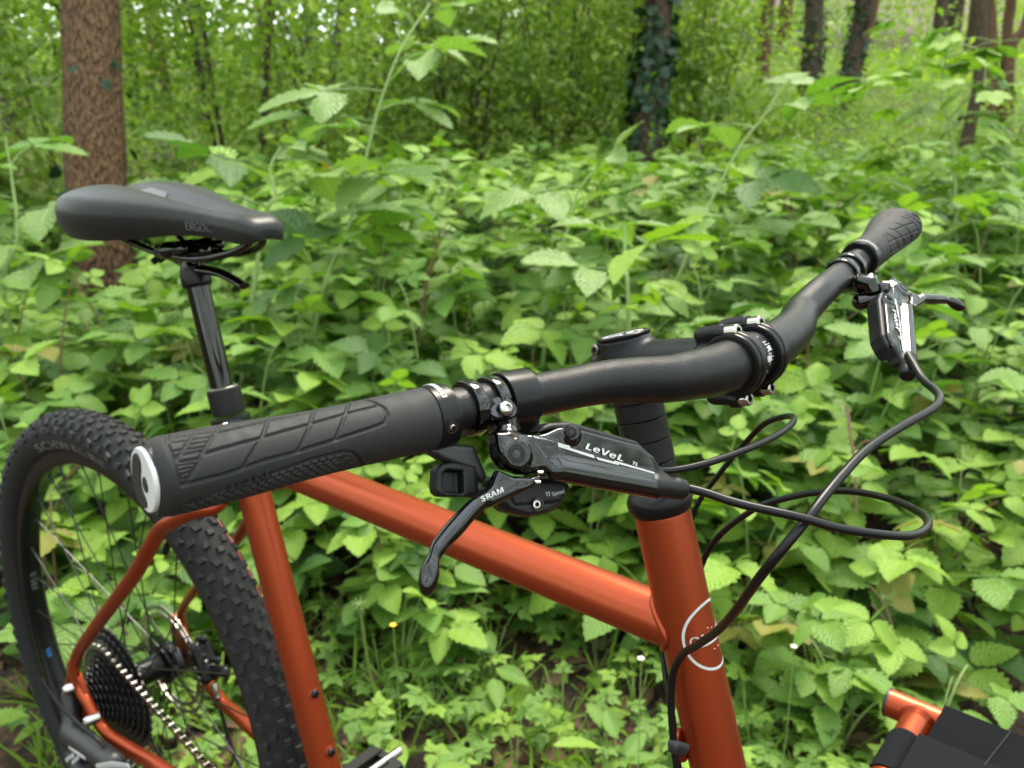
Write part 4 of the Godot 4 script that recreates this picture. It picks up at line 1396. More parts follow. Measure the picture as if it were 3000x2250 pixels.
	for k in dots:
		var a0 := TAU * k / dots
		var a1 := TAU * (k + 1) / dots
		var ro0 := 0.080 + 0.0012 * sin(a0 * 12.0)
		var ro1 := 0.080 + 0.0012 * sin(a1 * 12.0)
		for band in 2:
			var r0 := 0.0635 + (0.0 if band == 0 else 0.0115)
			var w := 0.0055
			var p := func(a: float, r: float, z: float) -> Vector3: return AXLE + Vector3(cos(a) * r, sin(a) * r, zr + z)
			var o0 := r0 + w if band == 0 else ro0
			var o1 := r0 + w if band == 0 else ro1
			for z in [-0.0009, 0.0009]:
				s.quad(p.call(a0, r0, z), p.call(a1, r0, z), p.call(a1, o1, z), p.call(a0, o0, z))
			s.quad(p.call(a0, o0, -0.0009), p.call(a0, o0, 0.0009), p.call(a1, o1, 0.0009), p.call(a1, o1, -0.0009))
			s.quad(p.call(a0, r0, -0.0009), p.call(a0, r0, 0.0009), p.call(a1, r0, 0.0009), p.call(a1, r0, -0.0009))
		if k % 2 == 0:
			var c := Vector3(cos(a0 + 0.04), sin(a0 + 0.04), 0)
			tube(s, [AXLE + c * 0.068 + Vector3(0, 0, zr), AXLE + c.rotated(Vector3(0, 0, 1), 0.08) * 0.076 + Vector3(0, 0, zr)], 0.0022, 8, true, 0.4, Vector3(-c.y, c.x, 0))
	for k in 6:
		var a := TAU * k / 6.0 + 0.3
		var i0 := AXLE + Vector3(cos(a - 0.5) * 0.024, sin(a - 0.5) * 0.024, zr)
		var i1 := AXLE + Vector3(cos(a) * 0.065, sin(a) * 0.065, zr)
		tube(s, [i0, i0.lerp(i1, 0.5) + Vector3(cos(a + 0.6), sin(a + 0.6), 0) * 0.003, i1], 0.0030, 8, true, 0.35, Vector3(-sin(a), cos(a), 0))
	put("brake_disc", s, M.disc, wheel)
	s = Soup.new()
	turned(s, AXLE + Vector3(0, 0, zr - 0.004), Vector3.BACK, [Vector2(0, 0.026), Vector2(0.008, 0.026), Vector2(0.012, 0.022)], 28)
	for k in 6:
		var a := TAU * k / 6.0
		var c := AXLE + Vector3(cos(a) * 0.022, sin(a) * 0.022, zr + 0.004)
		turned(s, c, Vector3.BACK, [Vector2(0, 0.0042), Vector2(0.004, 0.0042)], 10)
	put("disc_carrier", s, M.dark, wheel)


func build_drivetrain() -> void:
	var cassette := node("cassette", bike)
	var sizes := [0.024, 0.028, 0.032, 0.037, 0.042, 0.048, 0.054, 0.061, 0.068, 0.076, 0.084]
	for k in 11:
		var s := Soup.new()
		var r: float = sizes[k]
		var z := 0.0625 - k * 0.0037
		var teeth := int(r * TAU / 0.0127)
		var outer := PackedVector3Array()
		var back := PackedVector3Array()
		var inner := PackedVector3Array()
		var innerb := PackedVector3Array()
		for j in teeth * 4:
			var a := TAU * j / (teeth * 4)
			var rr = r + [0.0034, 0.0020, -0.0012, 0.0020][j % 4]
			var c := Vector3(cos(a), sin(a), 0)
			outer.push_back(AXLE + c * rr + Vector3(0, 0, z + 0.0009))
			back.push_back(AXLE + c * rr + Vector3(0, 0, z - 0.0009))
			inner.push_back(AXLE + c * maxf(0.017, r - 0.013) + Vector3(0, 0, z + 0.0009))
			innerb.push_back(AXLE + c * maxf(0.017, r - 0.013) + Vector3(0, 0, z - 0.0009))
		s.loft([inner, outer, back, innerb], true, false, false)
		put("sprocket", s, M.sprocket, cassette, 25)
	var s := Soup.new()
	turned(s, AXLE + Vector3(0, 0, 0.020), Vector3.BACK, [Vector2(0, 0.030), Vector2(0.02, 0.024), Vector2(0.044, 0.018), Vector2(0.046, 0.012)], 28)
	put("freehub", s, M.dark, cassette)
	# the chain: over the sprocket, its upper run forward to the crank
	var chain := node("chain", bike)
	var path := []
	var zc := 0.0365
	var rs := 0.0625
	for k in 14:
		var a := deg_to_rad(205.0 - k * 11.0)
		path.push_back(AXLE + Vector3(cos(a) * rs, sin(a) * rs, zc))
	var start: Vector3 = path[path.size() - 1]
	var goal := Vector3(0.454, 0.29 + 0.062, 0.046)
	for k in range(1, 34):
		path.push_back(start.lerp(goal, k / 33.0))
	var total := 0.0
	var pts := PackedVector3Array([path[0]])
	var want := 0.0127
	var carry := 0.0
	for k in path.size() - 1:
		var a: Vector3 = path[k]
		var b: Vector3 = path[k + 1]
		var l := a.distance_to(b)
		while carry + l >= want:
			a = a.lerp(b, (want - carry) / l)
			l = a.distance_to(b)
			carry = 0.0
			pts.push_back(a)
		carry += l
	var link := Soup.new()
	for side in [-1, 1]:
		tube(link, [Vector3(-0.0064, 0, 0.0024 * side), Vector3(0, 0, 0.0024 * side), Vector3(0.0064, 0, 0.0024 * side)], [0.0042, 0.0030, 0.0042], 10, true, 0.18, Vector3(0, 1, 0))
	turned(link, Vector3(0.00635, 0, -0.0032), Vector3.BACK, [Vector2(0, 0.0037), Vector2(0.0064, 0.0037)], 12)
	turned(link, Vector3(-0.00635, 0, -0.0020), Vector3.BACK, [Vector2(0, 0.0037), Vector2(0.0040, 0.0037)], 12)
	var lm := link.mesh(30)
	for k in pts.size() - 1:
		var o := put("chain_link", lm, M.chain, chain)
		var d := (pts[k + 1] - pts[k]).normalized()
		var z := Vector3(0, 0, 1)
		o.transform = Transform3D(Basis(d, z.cross(d), z), (pts[k] + pts[k + 1]) * 0.5)
	# lower run, seen behind the sprockets
	var low := AXLE + Vector3(0.03, -0.10, zc)
	var l2 := Vector3(0.42, 0.235, 0.046)
	for k in 30:
		var o := put("chain_link", lm, M.chain, chain)
		var d := (l2 - low).normalized()
		o.transform = Transform3D(Basis(d, Vector3(0, 0, 1).cross(d), Vector3(0, 0, 1)), low + d * (0.0127 * k))
	# derailleur
	var der := node("derailleur", bike)
	s = Soup.new()
	for at in [Vector3(-0.0014, 0.3996, 0.0840), Vector3(0.0422, 0.3734, 0.0820)]:
		turned(s, at - Vector3(0, 0, 0.012), Vector3(-0.25, -0.1, 1), [Vector2(0, 0.0068), Vector2(0.014, 0.0068), Vector2(0.018, 0.0052), Vector2(0.019, 0.0030), Vector2(0.017, 0.0026)], 18)
	put("mount_bolt", s, M.steel, der)
	var arm := blended([["rod", Vector3(-0.0162, 0.3798, 0.0800), Vector3(0.0033, 0.3383, 0.0900), 0.010, 0.012], ["rod", Vector3(0.0089, 0.3425, 0.0920), Vector3(0.1197, 0.3612, 0.0940), 0.015, 0.014], ["rod", Vector3(0.0024, 0.3193, 0.0940), Vector3(0.0301, 0.3043, 0.0960), 0.012, 0.014], ["rod", Vector3(0.02, 0.27, 0.085), Vector3(0.03, 0.17, 0.06), 0.014, 0.012]], 0.010, 0.003)
	put("derailleur_body", arm, M.dark, der)
	s = Soup.new()
	turned(s, Vector3(0.035, 0.20, 0.028), Vector3.BACK, [Vector2(0, 0.024), Vector2(0.006, 0.024)], 22)
	turned(s, Vector3(0.04, 0.12, 0.028), Vector3.BACK, [Vector2(0, 0.024), Vector2(0.006, 0.024)], 22)
	put("jockey_wheel", s, M.dark, der)
	s = Soup.new()
	tube(s, [Vector3(0.0333, 0.3452, 0.1080), Vector3(0.0564, 0.3496, 0.1080), Vector3(0.0777, 0.3534, 0.1080)], [0.0022, 0.0030, 0.0026], 8, true, 0.3, Vector3.UP)
	tube(s, [Vector3(0.0171, 0.3166, 0.1080), Vector3(0.0445, 0.3401, 0.1080)], 0.0026, 8, true, 0.3, Vector3.UP)
	tube(s, [Vector3(0.0357, 0.3228, 0.1080), Vector3(0.0585, 0.3447, 0.1080)], 0.0024, 8, true, 0.3, Vector3.UP)
	put("printed_mark", s, M.silver_ink, der)
	s = Soup.new()
	tube(s, [Vector3(0.1118, 0.3613, 0.1090), Vector3(0.1566, 0.3895, 0.1090), Vector3(0.1988, 0.4115, 0.1090)], [0.0035, 0.0042, 0.0030], 8, true, 0.3, Vector3.UP)
	put("printed_mark", s, M.silver_ink, der)
	# brake caliper at the disc
	var cal := node("brake_caliper", bike)
	var cp := AXLE + Vector3(0.082, 0.028, -0.055)
	var cm := blended([["rod", cp + Vector3(-0.010, 0.022, 0.004), cp + Vector3(0.008, -0.016, 0.004), 0.0085, 0.0085], ["rod", cp + Vector3(-0.010, 0.022, -0.009), cp + Vector3(0.008, -0.016, -0.009), 0.0085, 0.0085], ["rod", cp + Vector3(0.006, 0.012, 0.0), cp + Vector3(0.030, 0.018, -0.004), 0.0048, 0.0042], ["rod", cp + Vector3(0.010, -0.006, -0.004), cp + Vector3(0.032, -0.002, -0.010), 0.0070, 0.0075], ["rod", cp + Vector3(-0.016, 0.030, -0.004), cp + Vector3(-0.004, 0.034, -0.006), 0.0045, 0.0045]], 0.0035, 0.0016)
	put("caliper_body", cm, M.satin, cal)
	s = Soup.new()
	for q in [Vector3(-0.010, 0.018, 0.0145), Vector3(-0.001, 0.000, 0.0145), Vector3(0.006, -0.012, 0.0145), Vector3(0.016, 0.014, 0.008)]:
		cap_bolt(s, cp + q, Vector3(0.3, 0.3, 1), 0.0036, 0.006)
	tube(s, [cp + Vector3(-0.016, 0.030, 0.010), cp + Vector3(-0.006, 0.020, 0.0135), cp + Vector3(-0.010, 0.004, 0.0140)], [0.003, 0.0042, 0.003], 8, true, 0.4, Vector3.UP)
	put("caliper_bolts", s, M.dull_steel, cal)
	s = Soup.new()
	tube(s, smooth_path([cp + Vector3(0.016, -0.030, -0.002), cp + Vector3(0.030, -0.062, 0.0), cp + Vector3(0.075, -0.125, 0.004), Vector3(0.26, 0.31, -0.045)], 6), 0.0025, 10)
	put("caliper_hose", s, M.hose, cal)
	s = Soup.new()
	turned(s, cp + Vector3(0.014, -0.024, -0.002), Vector3(0.4, -0.9, 0), [Vector2(0, 0.0052), Vector2(0.010, 0.0052), Vector2(0.012, 0.0040), Vector2(0.020, 0.0038)], 14)
	put("hose_fitting", s, M.steel, cal)
	# cranks and pedals
	for side in [-1, 1]:
		var crank := node("crank", bike)
		var bb := Vector3(0.454, 0.29, 0.062 * side)
		var ped := Vector3(0.3200, 0.3109, -0.1300) if side < 0 else Vector3(0.454, 0.29, 0.075) * 2.0 - Vector3(0.3200, 0.3109, -0.1300)
		if side > 0:
			ped.z = 0.135
		s = Soup.new()
		tube(s, [bb, bb.lerp(Vector3(ped.x, ped.y, 0.085 * side), 0.5) + Vector3(0, 0, 0.006 * side), Vector3(ped.x, ped.y, 0.085 * side)], [0.018, 0.013, 0.014], 14, true, 0.6, Vector3.UP)
		put("crank_arm", s, M.satin, crank)
		s = Soup.new()
		turned(s, Vector3(ped.x, ped.y, 0.08 * side), Vector3(0, 0, side), [Vector2(0, 0.006), Vector2(0.10, 0.006)], 12)
		put("pedal_axle", s, M.dull_steel, crank)
		s = Soup.new()
		for e in [-1, 1]:
			var c := ped + Vector3(0.020 * e, -0.004, 0)
			slab(s, rounded([c + Vector3(-0.008, 0.011, -0.032), c + Vector3(0.008, 0.011, -0.032), c + Vector3(0.008, 0.011, 0.032), c + Vector3(-0.008, 0.011, 0.032)], 0.003), Vector3(0, -0.020, 0), 0.002)
		for e in [-1, 1]:
			var c := ped + Vector3(0, -0.005, 0.029 * e)
			slab(s, rounded([c + Vector3(-0.023, 0.009, -0.006), c + Vector3(0.023, 0.009, -0.006), c + Vector3(0.023, 0.009, 0.006), c + Vector3(-0.023, 0.009, 0.006)], 0.002), Vector3(0, -0.018, 0), 0.002)
		put("pedal", s, M.plastic, crank)
		s = Soup.new()
		for e in [-1, 1]:
			var c := ped + Vector3(0.0285 * e, -0.008, 0)
			slab(s, rounded([c + Vector3(0.0012 * e, 0.007, -0.022), c + Vector3(0.0012 * e, 0.007, 0.022), c + Vector3(0.0012 * e, -0.008, 0.022), c + Vector3(0.0012 * e, -0.008, -0.022)], 0.002), Vector3(-0.003 * e, 0, 0), 0.0005)
		put("pedal_reflector", s, M.amber, crank)
	var ring := node("chainring", bike)
	s = Soup.new()
	var rows := [PackedVector3Array(), PackedVector3Array(), PackedVector3Array(), PackedVector3Array()]
	for j in 32 * 4:
		var a := TAU * j / 128.0
		var c := Vector3(cos(a), sin(a), 0)
		var rr = 0.066 + [0.003, 0.0015, -0.001, 0.0015][j % 4]
		rows[0].push_back(Vector3(0.454, 0.29, 0.047) + c * 0.050)
		rows[1].push_back(Vector3(0.454, 0.29, 0.047) + c * rr)
		rows[2].push_back(Vector3(0.454, 0.29, 0.045) + c * rr)
		rows[3].push_back(Vector3(0.454, 0.29, 0.045) + c * 0.050)
	s.loft(rows, true, false, false)
	put("chainring_teeth", s, M.sprocket, ring)
	s = Soup.new()
	for k in 4:
		var a := TAU * k / 4.0 + 0.4
		tube(s, [Vector3(0.454, 0.29, 0.05), Vector3(0.454, 0.29, 0.047) + Vector3(cos(a), sin(a), 0) * 0.055], 0.009, 10, true, 0.4, Vector3(0, 0, 1))
	put("chainring_spider", s, M.satin, ring)


func build_rack() -> void:
	var rack := node("front_rack", bike)
	var y := 0.557
	var t := 0.0137
	var p0 := Vector3(0.8528, 0.5570, -0.3392)
	var dirx := Vector3(1, 0, 0)
	var s := Soup.new()
	tube(s, [p0, p0 + dirx * 0.30, p0 + dirx * 0.62], t, 28)
	put("side_rail", s, M.paint, rack, 60)
	s = Soup.new()
	turned(s, p0 + dirx * 0.0004, -dirx, [Vector2(0, t + 0.0004), Vector2(0.0022, t + 0.0003), Vector2(0.0036, t - 0.002)], 28)
	put("rail_cap", s, M.dark, rack)
	var c0 := Vector3(0.8824, 0.5570, -0.3353)
	s = Soup.new()
	tube(s, [Vector3(c0.x, y, c0.z), Vector3(c0.x, y, c0.z + 0.3), Vector3(c0.x, y, -c0.z)], t, 28)
	for k in 5:
		collar(s, Vector3(c0.x, y, c0.z + 0.0085 + k * 0.0013), Vector3.BACK, 0.0012, t - 0.001, t + 0.0034 - k * 0.0007, 0.0005, 28)
	put("cross_tube", s, M.paint, rack, 60)
	s = Soup.new()
	tube(s, [Vector3(p0.x, y, -c0.z), Vector3(p0.x + 0.62, y, -c0.z)], t, 28)
	put("side_rail", s, M.paint, rack, 60)
	s = Soup.new()
	tube(s, [Vector3(p0.x + 0.62, y, c0.z), Vector3(p0.x + 0.62, y, -c0.z)], t, 28)
	put("cross_tube", s, M.paint, rack, 60)
	s = Soup.new()
	tube(s, [Vector3(c0.x + 0.02, y, 0), Vector3(0.868, 0.565, 0)], 0.014, 20)
	tube(s, [Vector3(p0.x + 0.55, y, 0), Vector3(1.18, 0.29, 0)], 0.014, 20)
	put("rack_strut", s, M.paint, rack, 60)
	# webbing straps stretched along the bed
	var strap := func(edge0: Vector3, z0: float, z1: float, yy: float, wraps: bool) -> void:
		var g := Soup.new()
		var prof := []
		if wraps:
			for k in 9:
				var a := PI - 0.5 + 0.0 + (PI * 0.5 + 0.5) * -k / 8.0 + 0.0
				prof.push_back(Vector2(edge0.x + cos(a) * (t + 0.0016), y + sin(a) * (t + 0.0016)))
		else:
			prof.push_back(Vector2(edge0.x, yy))
		for k in 12:
			prof.push_back(Vector2(edge0.x + 0.01 + 0.05 * k, yy - 0.0015 * sin(PI * k / 11.0)))
		for th in 2:
			var rows := []
			for q: Vector2 in prof:
				rows.push_back(PackedVector3Array([Vector3(q.x, q.y - 0.0016 * th, z0), Vector3(q.x, q.y - 0.0016 * th, z1)]))
			var from := g.v.size()
			g.loft(rows, false)
		for k in prof.size() - 1:
			for zz in [z0, z1]:
				var a := Vector3(prof[k].x, prof[k].y, zz)
				var b := Vector3(prof[k + 1].x, prof[k + 1].y, zz)
				g.quad(a, b, b - Vector3(0, 0.0016, 0), a - Vector3(0, 0.0016, 0))
		put("strap", g, M.webbing_pale if wraps else M.webbing, rack)
	var e1 := Vector3(0.9031, 0.5720, -0.3491)
	var e2 := Vector3(0.8952, 0.5720, -0.2893)
	strap.call(Vector3(maxf(e1.x, e2.x) - 0.004, 0, 0), e1.z, e2.z, 0.5715, false)
	var f1 := Vector3(0.8758, 0.5720, -0.2890)
	var f2 := Vector3(0.8686, 0.5720, -0.2288)
	strap.call(Vector3(c0.x, 0, 0), f1.z, f2.z, 0.5735, true)
	strap.call(Vector3(c0.x, 0, 0), f2.z + 0.06, f2.z + 0.115, 0.5735, true)
	s = Soup.new()
	var q0 := Vector3(0.9554, 0.5730, -0.3452)
	var q1 := Vector3(0.9472, 0.5730, -0.2824)
	for k in 26:
		var a := q0.lerp(q1, k / 26.0)
		var b := q0.lerp(q1, (k + 0.55) / 26.0)
		tube(s, [a, b], 0.0005, 6)
	put("stitching", s, M.dark, rack)
	# front fork and small wheel, out of the picture
	s = Soup.new()
	var fa := Vector3(1.28, 0.235, 0)
	for z in [-0.05, 0.05]:
		tube(s, [Vector3(1.18, 0.47, 0.0), Vector3(1.20, 0.44, z), fa + Vector3(0, 0, z)], 0.012, 14)
	put("fork", s, M.paint, rack)
	var fw := node("front_wheel", bike)
	s = Soup.new()
	var rows := []
	for k in 65:
		var a := TAU * k / 64.0
		var ring := PackedVector3Array()
		for j in 14:
			var b := TAU * j / 14.0
			ring.push_back(fa + Vector3(cos(a) * (0.212 + 0.023 * cos(b)), sin(a) * (0.212 + 0.023 * cos(b)), 0.023 * sin(b)))
		rows.push_back(ring)
	s.loft(rows, true, false, false)
	put("tyre", s, M.tyre, fw, 60)
	s = Soup.new()
	for k in 20:
		var a := TAU * k / 20.0
		tube(s, [fa + Vector3(0, 0, 0.025 * (1 if k % 2 else -1)), fa + Vector3(cos(a), sin(a), 0) * 0.195], 0.001, 5)
	put("spokes", s, M.spoke, fw)


# ------------------------------------------------------------------ the wood
var rough_ground := FastNoiseLite.new()


func ground_height(x: float, z: float) -> float:
	var d := -z
	var h := maxf(0.0, d - 5.0) * (0.105 + 0.03 * clampf(x / 6.0, -1.0, 1.0)) * clampf((d - 5.0) / 6.0, 0.0, 1.0)
	return h + rough_ground.get_noise_2d(x * 1.3, z * 1.3) * 0.06 * clampf(d - 0.6, 0.0, 1.0) - 0.004


func on_ground(x: float, d: float) -> Vector3:
	return Vector3(x, ground_height(x, -d), -d)


func build_ground() -> void:
	rough_ground.seed = 9
	rough_ground.frequency = 0.5
	var s := Soup.new()
	var xs := []
	var zs := []
	for i in 81:
		var f := (i - 40) / 40.0
		xs.push_back(signf(f) * pow(absf(f), 1.8) * 120.0)
	for i in 101:
		var f := (i - 20) / 80.0
		zs.push_back(-signf(f) * pow(absf(f), 1.9) * 170.0)
	var rows := []
	for z in zs:
		var row := PackedVector3Array()
		for x in xs:
			row.push_back(Vector3(x, ground_height(x, z), z))
		rows.push_back(row)
	s.loft(rows, false)
	for i in s.v.size():
		s.t[i] = Vector2(s.v[i].x, s.v[i].z)
	var soil := FastNoiseLite.new()
	soil.seed = 21
	soil.frequency = 0.03
	soil.fractal_octaves = 5
	var ramp := Gradient.new()
	ramp.set_color(0, Color(0.13, 0.09, 0.06))
	ramp.set_color(1, Color(0.40, 0.28, 0.18))
	ramp.add_point(0.5, Color(0.22, 0.16, 0.10))
	var t := NoiseTexture2D.new()
	t.width = 512; t.height = 512; t.seamless = true; t.noise = soil; t.color_ramp = ramp
	var b := NoiseTexture2D.new()
	b.width = 512; b.height = 512; b.seamless = true; b.noise = soil; b.as_normal_map = true; b.bump_strength = 8.0
	var m := StandardMaterial3D.new()
	m.albedo_texture = t
	m.normal_enabled = true
	m.normal_texture = b
	m.roughness = 0.95
	m.uv1_scale = Vector3(1.4, 1.4, 1)
	var g := put("ground", s, m, self, 80)
	tag(g, "dark leaf-littered woodland soil under the undergrowth", "ground", "", "structure")


# ---- leaves
func leaf_material(c: Color, veins: float, shine := 0.45) -> StandardMaterial3D:
	var m := mat(c, shine)
	m.albedo_texture = M.leaf_print
	m.normal_enabled = true
	m.normal_texture = M.leaf_relief
	m.normal_scale = veins
	m.backlight_enabled = true
	m.backlight = Color(0.62, 0.75, 0.28).linear_to_srgb()
	return m


func make_leaf_prints() -> void:
	var w := 192
	var h := 384
	var im := Image.create(w, h, false, Image.FORMAT_RGB8)
	var re := Image.create(w, h, false, Image.FORMAT_RGB8)
	var mottle := FastNoiseLite.new()
	mottle.seed = 4
	mottle.frequency = 0.035
	mottle.fractal_octaves = 4
	for y in h:
		var t := float(y) / h
		for x in w:
			var a := absf(x * 2.0 / w - 1.0)
			var lateral := (t - 0.36 * a + 0.05 * a * a) * 9.0
			var off := absf(lateral - roundf(lateral)) / 9.0
			var vein := maxf(1.0 - off / (0.010 * (1.15 - a)), 0.0) if lateral > 0.3 else 0.0
			vein = maxf(vein, maxf(1.0 - a / (0.035 * (1.2 - t)), 0.0))
			var fine := 0.5 + 0.5 * sin((t + a * 0.8) * 150.0) * sin((t - a * 1.4) * 130.0)
			var n := mottle.get_noise_2d(x * 1.6, y) * 0.5 + 0.5
			var k := 0.62 + 0.20 * n + 0.06 * fine
			im.set_pixel(x, y, Color(clampf(k + vein * 0.30, 0, 1), clampf(k + 0.05 + vein * 0.20, 0, 1), clampf(k - 0.03 + vein * 0.24, 0, 1)))
			var e := 0.25 + 0.55 * sin(PI * (off * 9.0)) * (0.4 + 0.6 * a) - 0.25 * vein + 0.08 * fine + 0.05 * n
			re.set_pixel(x, y, Color(clampf(e, 0, 1), clampf(e, 0, 1), clampf(e, 0, 1)))
	re.bump_map_to_normal_map(14.0)
	M.leaf_print = ImageTexture.create_from_image(im)
	M.leaf_relief = ImageTexture.create_from_image(re)
	M.leaf_fresh = leaf_material(Color(0.40, 0.58, 0.080), 0.8, 0.5)
	M.leaf_green = leaf_material(Color(0.270, 0.445, 0.080), 0.9, 0.42)
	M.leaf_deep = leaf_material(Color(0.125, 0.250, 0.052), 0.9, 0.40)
	M.leaf_pale = leaf_material(Color(0.36, 0.50, 0.16), 0.9, 0.38)
	M.leaf_wood = leaf_material(Color(1, 1, 1), 0.6, 0.45)
	M.leaf_wood.backlight = Color(0.80, 0.95, 0.36).linear_to_srgb()
	M.leaf_wood.vertex_color_use_as_albedo = true
	M.leaf_ivy = leaf_material(Color(0.030, 0.085, 0.030), 0.6, 0.25)
	M.leaf_worn = leaf_material(Color(0.42, 0.36, 0.08), 0.9, 0.5)
	M.leaf_dead = mat(Color(0.20, 0.105, 0.055), 0.8)
	M.leaf_dead.albedo_texture = M.leaf_print
	M.cane = mat(Color(0.19, 0.27, 0.075), 0.5)
	M.cane_brown = mat(Color(0.16, 0.085, 0.045), 0.7)
	var bark := FastNoiseLite.new()
	bark.seed = 12
	bark.frequency = 0.045
	bark.fractal_octaves = 5
	var ramp := Gradient.new()
	ramp.set_color(0, Color(0.24, 0.19, 0.14))
	ramp.set_color(1, Color(0.86, 0.76, 0.62))
	ramp.add_point(0.5, Color(0.58, 0.48, 0.36))
	var bt := NoiseTexture2D.new()
	bt.width = 256; bt.height = 512; bt.seamless = true; bt.noise = bark; bt.color_ramp = ramp
	var bn := NoiseTexture2D.new()
	bn.width = 256; bn.height = 512; bn.seamless = true; bn.noise = bark; bn.as_normal_map = true; bn.bump_strength = 10.0
	for k in 2:
		var m := mat([Color(0.34, 0.25, 0.17), Color(0.17, 0.16, 0.13)][k], 0.9)
		m.albedo_texture = bt
		m.normal_enabled = true
		m.normal_texture = bn
		m.normal_scale = 1.6
		m.uv1_scale = Vector3(4, 2.2, 1)
		M["bark_brown" if k == 0 else "bark_grey"] = m


# One leaflet: «base» its foot, «dir» towards its tip, «up» its upper side
func leaflet(s: Soup, base: Vector3, dir: Vector3, up: Vector3, l: float, w: float, fold: float, droop: float, rows := 15, teeth := 0.13, wide_at := 0.75) -> void:
	var d := dir.normalized()
	var u := (up - d * up.dot(d)).normalized()
	var side := d.cross(u)
	var g := []
	var cols := [-1.0, -0.55, 0.0, 0.55, 1.0]
	var wave := rng.randf() * TAU
	for i in rows + 1:
		var t := float(i) / rows
		var half := w * 0.5 * pow(maxf(sin(PI * pow(t, wide_at)), 0.0), 0.85)
		half *= 1.0 + (teeth if i % 2 == 1 else -teeth) * (1.0 - t * 0.4)
		var line := PackedVector3Array()
		for c in cols:
			var pleat := sin((t - 0.33 * absf(c)) * 9.0 * PI) * 0.020 * l * absf(c) * (1.0 - t)
			var y: float = fold * absf(c) * half - droop * l * t * t + pleat + 0.02 * l * sin(wave + t * 5.0 + c * 2.0)
			line.push_back(base + d * (l * t) + side * (c * half) + u * y)
		g.push_back(line)
	for i in rows:
		for c in 4:
			var t0 := float(i) / rows
			var t1 := float(i + 1) / rows
			var u0: float = (cols[c] + 1.0) * 0.5
			var u1: float = (cols[c + 1] + 1.0) * 0.5
			s.quad(g[i][c], g[i][c + 1], g[i + 1][c + 1], g[i + 1][c], Vector2(u0, t0), Vector2(u1, t0), Vector2(u1, t1), Vector2(u0, t1))


func bramble_leaf(five := false, rows := 15) -> ArrayMesh:     # x outwards along the stalk, y up
	var s := Soup.new()
	var stalk := rng.randf_range(0.035, 0.06)
	tube(s, [Vector3.ZERO, Vector3(stalk * 0.5, 0.004, 0), Vector3(stalk, 0.002, 0)], 0.0011, 4, false)
	var o := Vector3(stalk, 0.002, 0)
	var l := rng.randf_range(0.062, 0.075)
	var tip := Vector3(1, rng.randf_range(-0.15, 0.1), rng.randf_range(-0.12, 0.12))
	tube(s, [o, o + tip * 0.012], 0.0008, 4, false)
	leaflet(s, o + tip * 0.012, tip, Vector3.UP, l, l * rng.randf_range(0.66, 0.76), rng.randf_range(0.08, 0.3), rng.randf_range(0.08, 0.28), rows)
	for k in (4 if five else 2):
		var sgn := 1.0 if k % 2 == 0 else -1.0
		var a := deg_to_rad(rng.randf_range(66, 84) if k < 2 else rng.randf_range(118, 132))
		var dd := Vector3(cos(a), rng.randf_range(-0.28, 0.02), sin(a) * sgn)
		var ll := l * (rng.randf_range(0.82, 0.95) if k < 2 else 0.62)
		leaflet(s, o + dd * 0.003, dd, Vector3.UP + Vector3(0, 0, -sgn * 0.15), ll, ll * rng.randf_range(0.62, 0.74), rng.randf_range(0.08, 0.3), rng.randf_range(0.08, 0.3), rows)
	return s.mesh(75)


func lobed_leaf(l: float, lobes: int) -> ArrayMesh:            # a palmate leaf with pointed lobes
	var s := Soup.new()
	tube(s, [Vector3.ZERO, Vector3(l * 0.35, l * 0.05, 0), Vector3(l * 0.6, 0, 0)], l * 0.012, 4, false)
	var o := Vector3(l * 0.6, 0, 0)
	for k in lobes:
		var f := (k - (lobes - 1) * 0.5) / ((lobes - 1) * 0.5)
		var a := f * deg_to_rad(112.0)
		var d := Vector3(cos(a), -0.10 * absf(f) - rng.randf() * 0.08, sin(a))
		var ll := l * (1.0 - 0.36 * absf(f))
		leaflet(s, o - d * l * 0.03 + Vector3(0, 0.0006 * k, 0), d, Vector3.UP, ll, ll * 0.62, 0.05, 0.12, 9, 0.16, 1.05)
	return s.mesh(70)


func cut_leaf(l: float) -> ArrayMesh:                          # a soft, deeply cut herb leaf
	var s := Soup.new()
	tube(s, [Vector3.ZERO, Vector3(l * 0.5, l * 0.12, 0), Vector3(l, l * 0.02, 0)], l * 0.014, 4, false)
	for k in 5:
		var f := [0.0, 0.9, -0.9, 1.75, -1.75][k] as float
		var d := Vector3(cos(f), rng.randf_range(-0.25, 0.1), sin(f))
		var o := Vector3(l * (1.0 - 0.1 * absf(f)), l * 0.02, 0)
		for j in 3:
			var e := (j - 1) * 0.62
			var dd := d.rotated(Vector3.UP, e)
			leaflet(s, o + d * l * (0.12 if j == 1 else 0.05), dd, Vector3.UP, l * (0.52 if j == 1 else 0.36), l * 0.24, 0.1, 0.15, 6, 0.2, 1.0)
	return s.mesh(70)


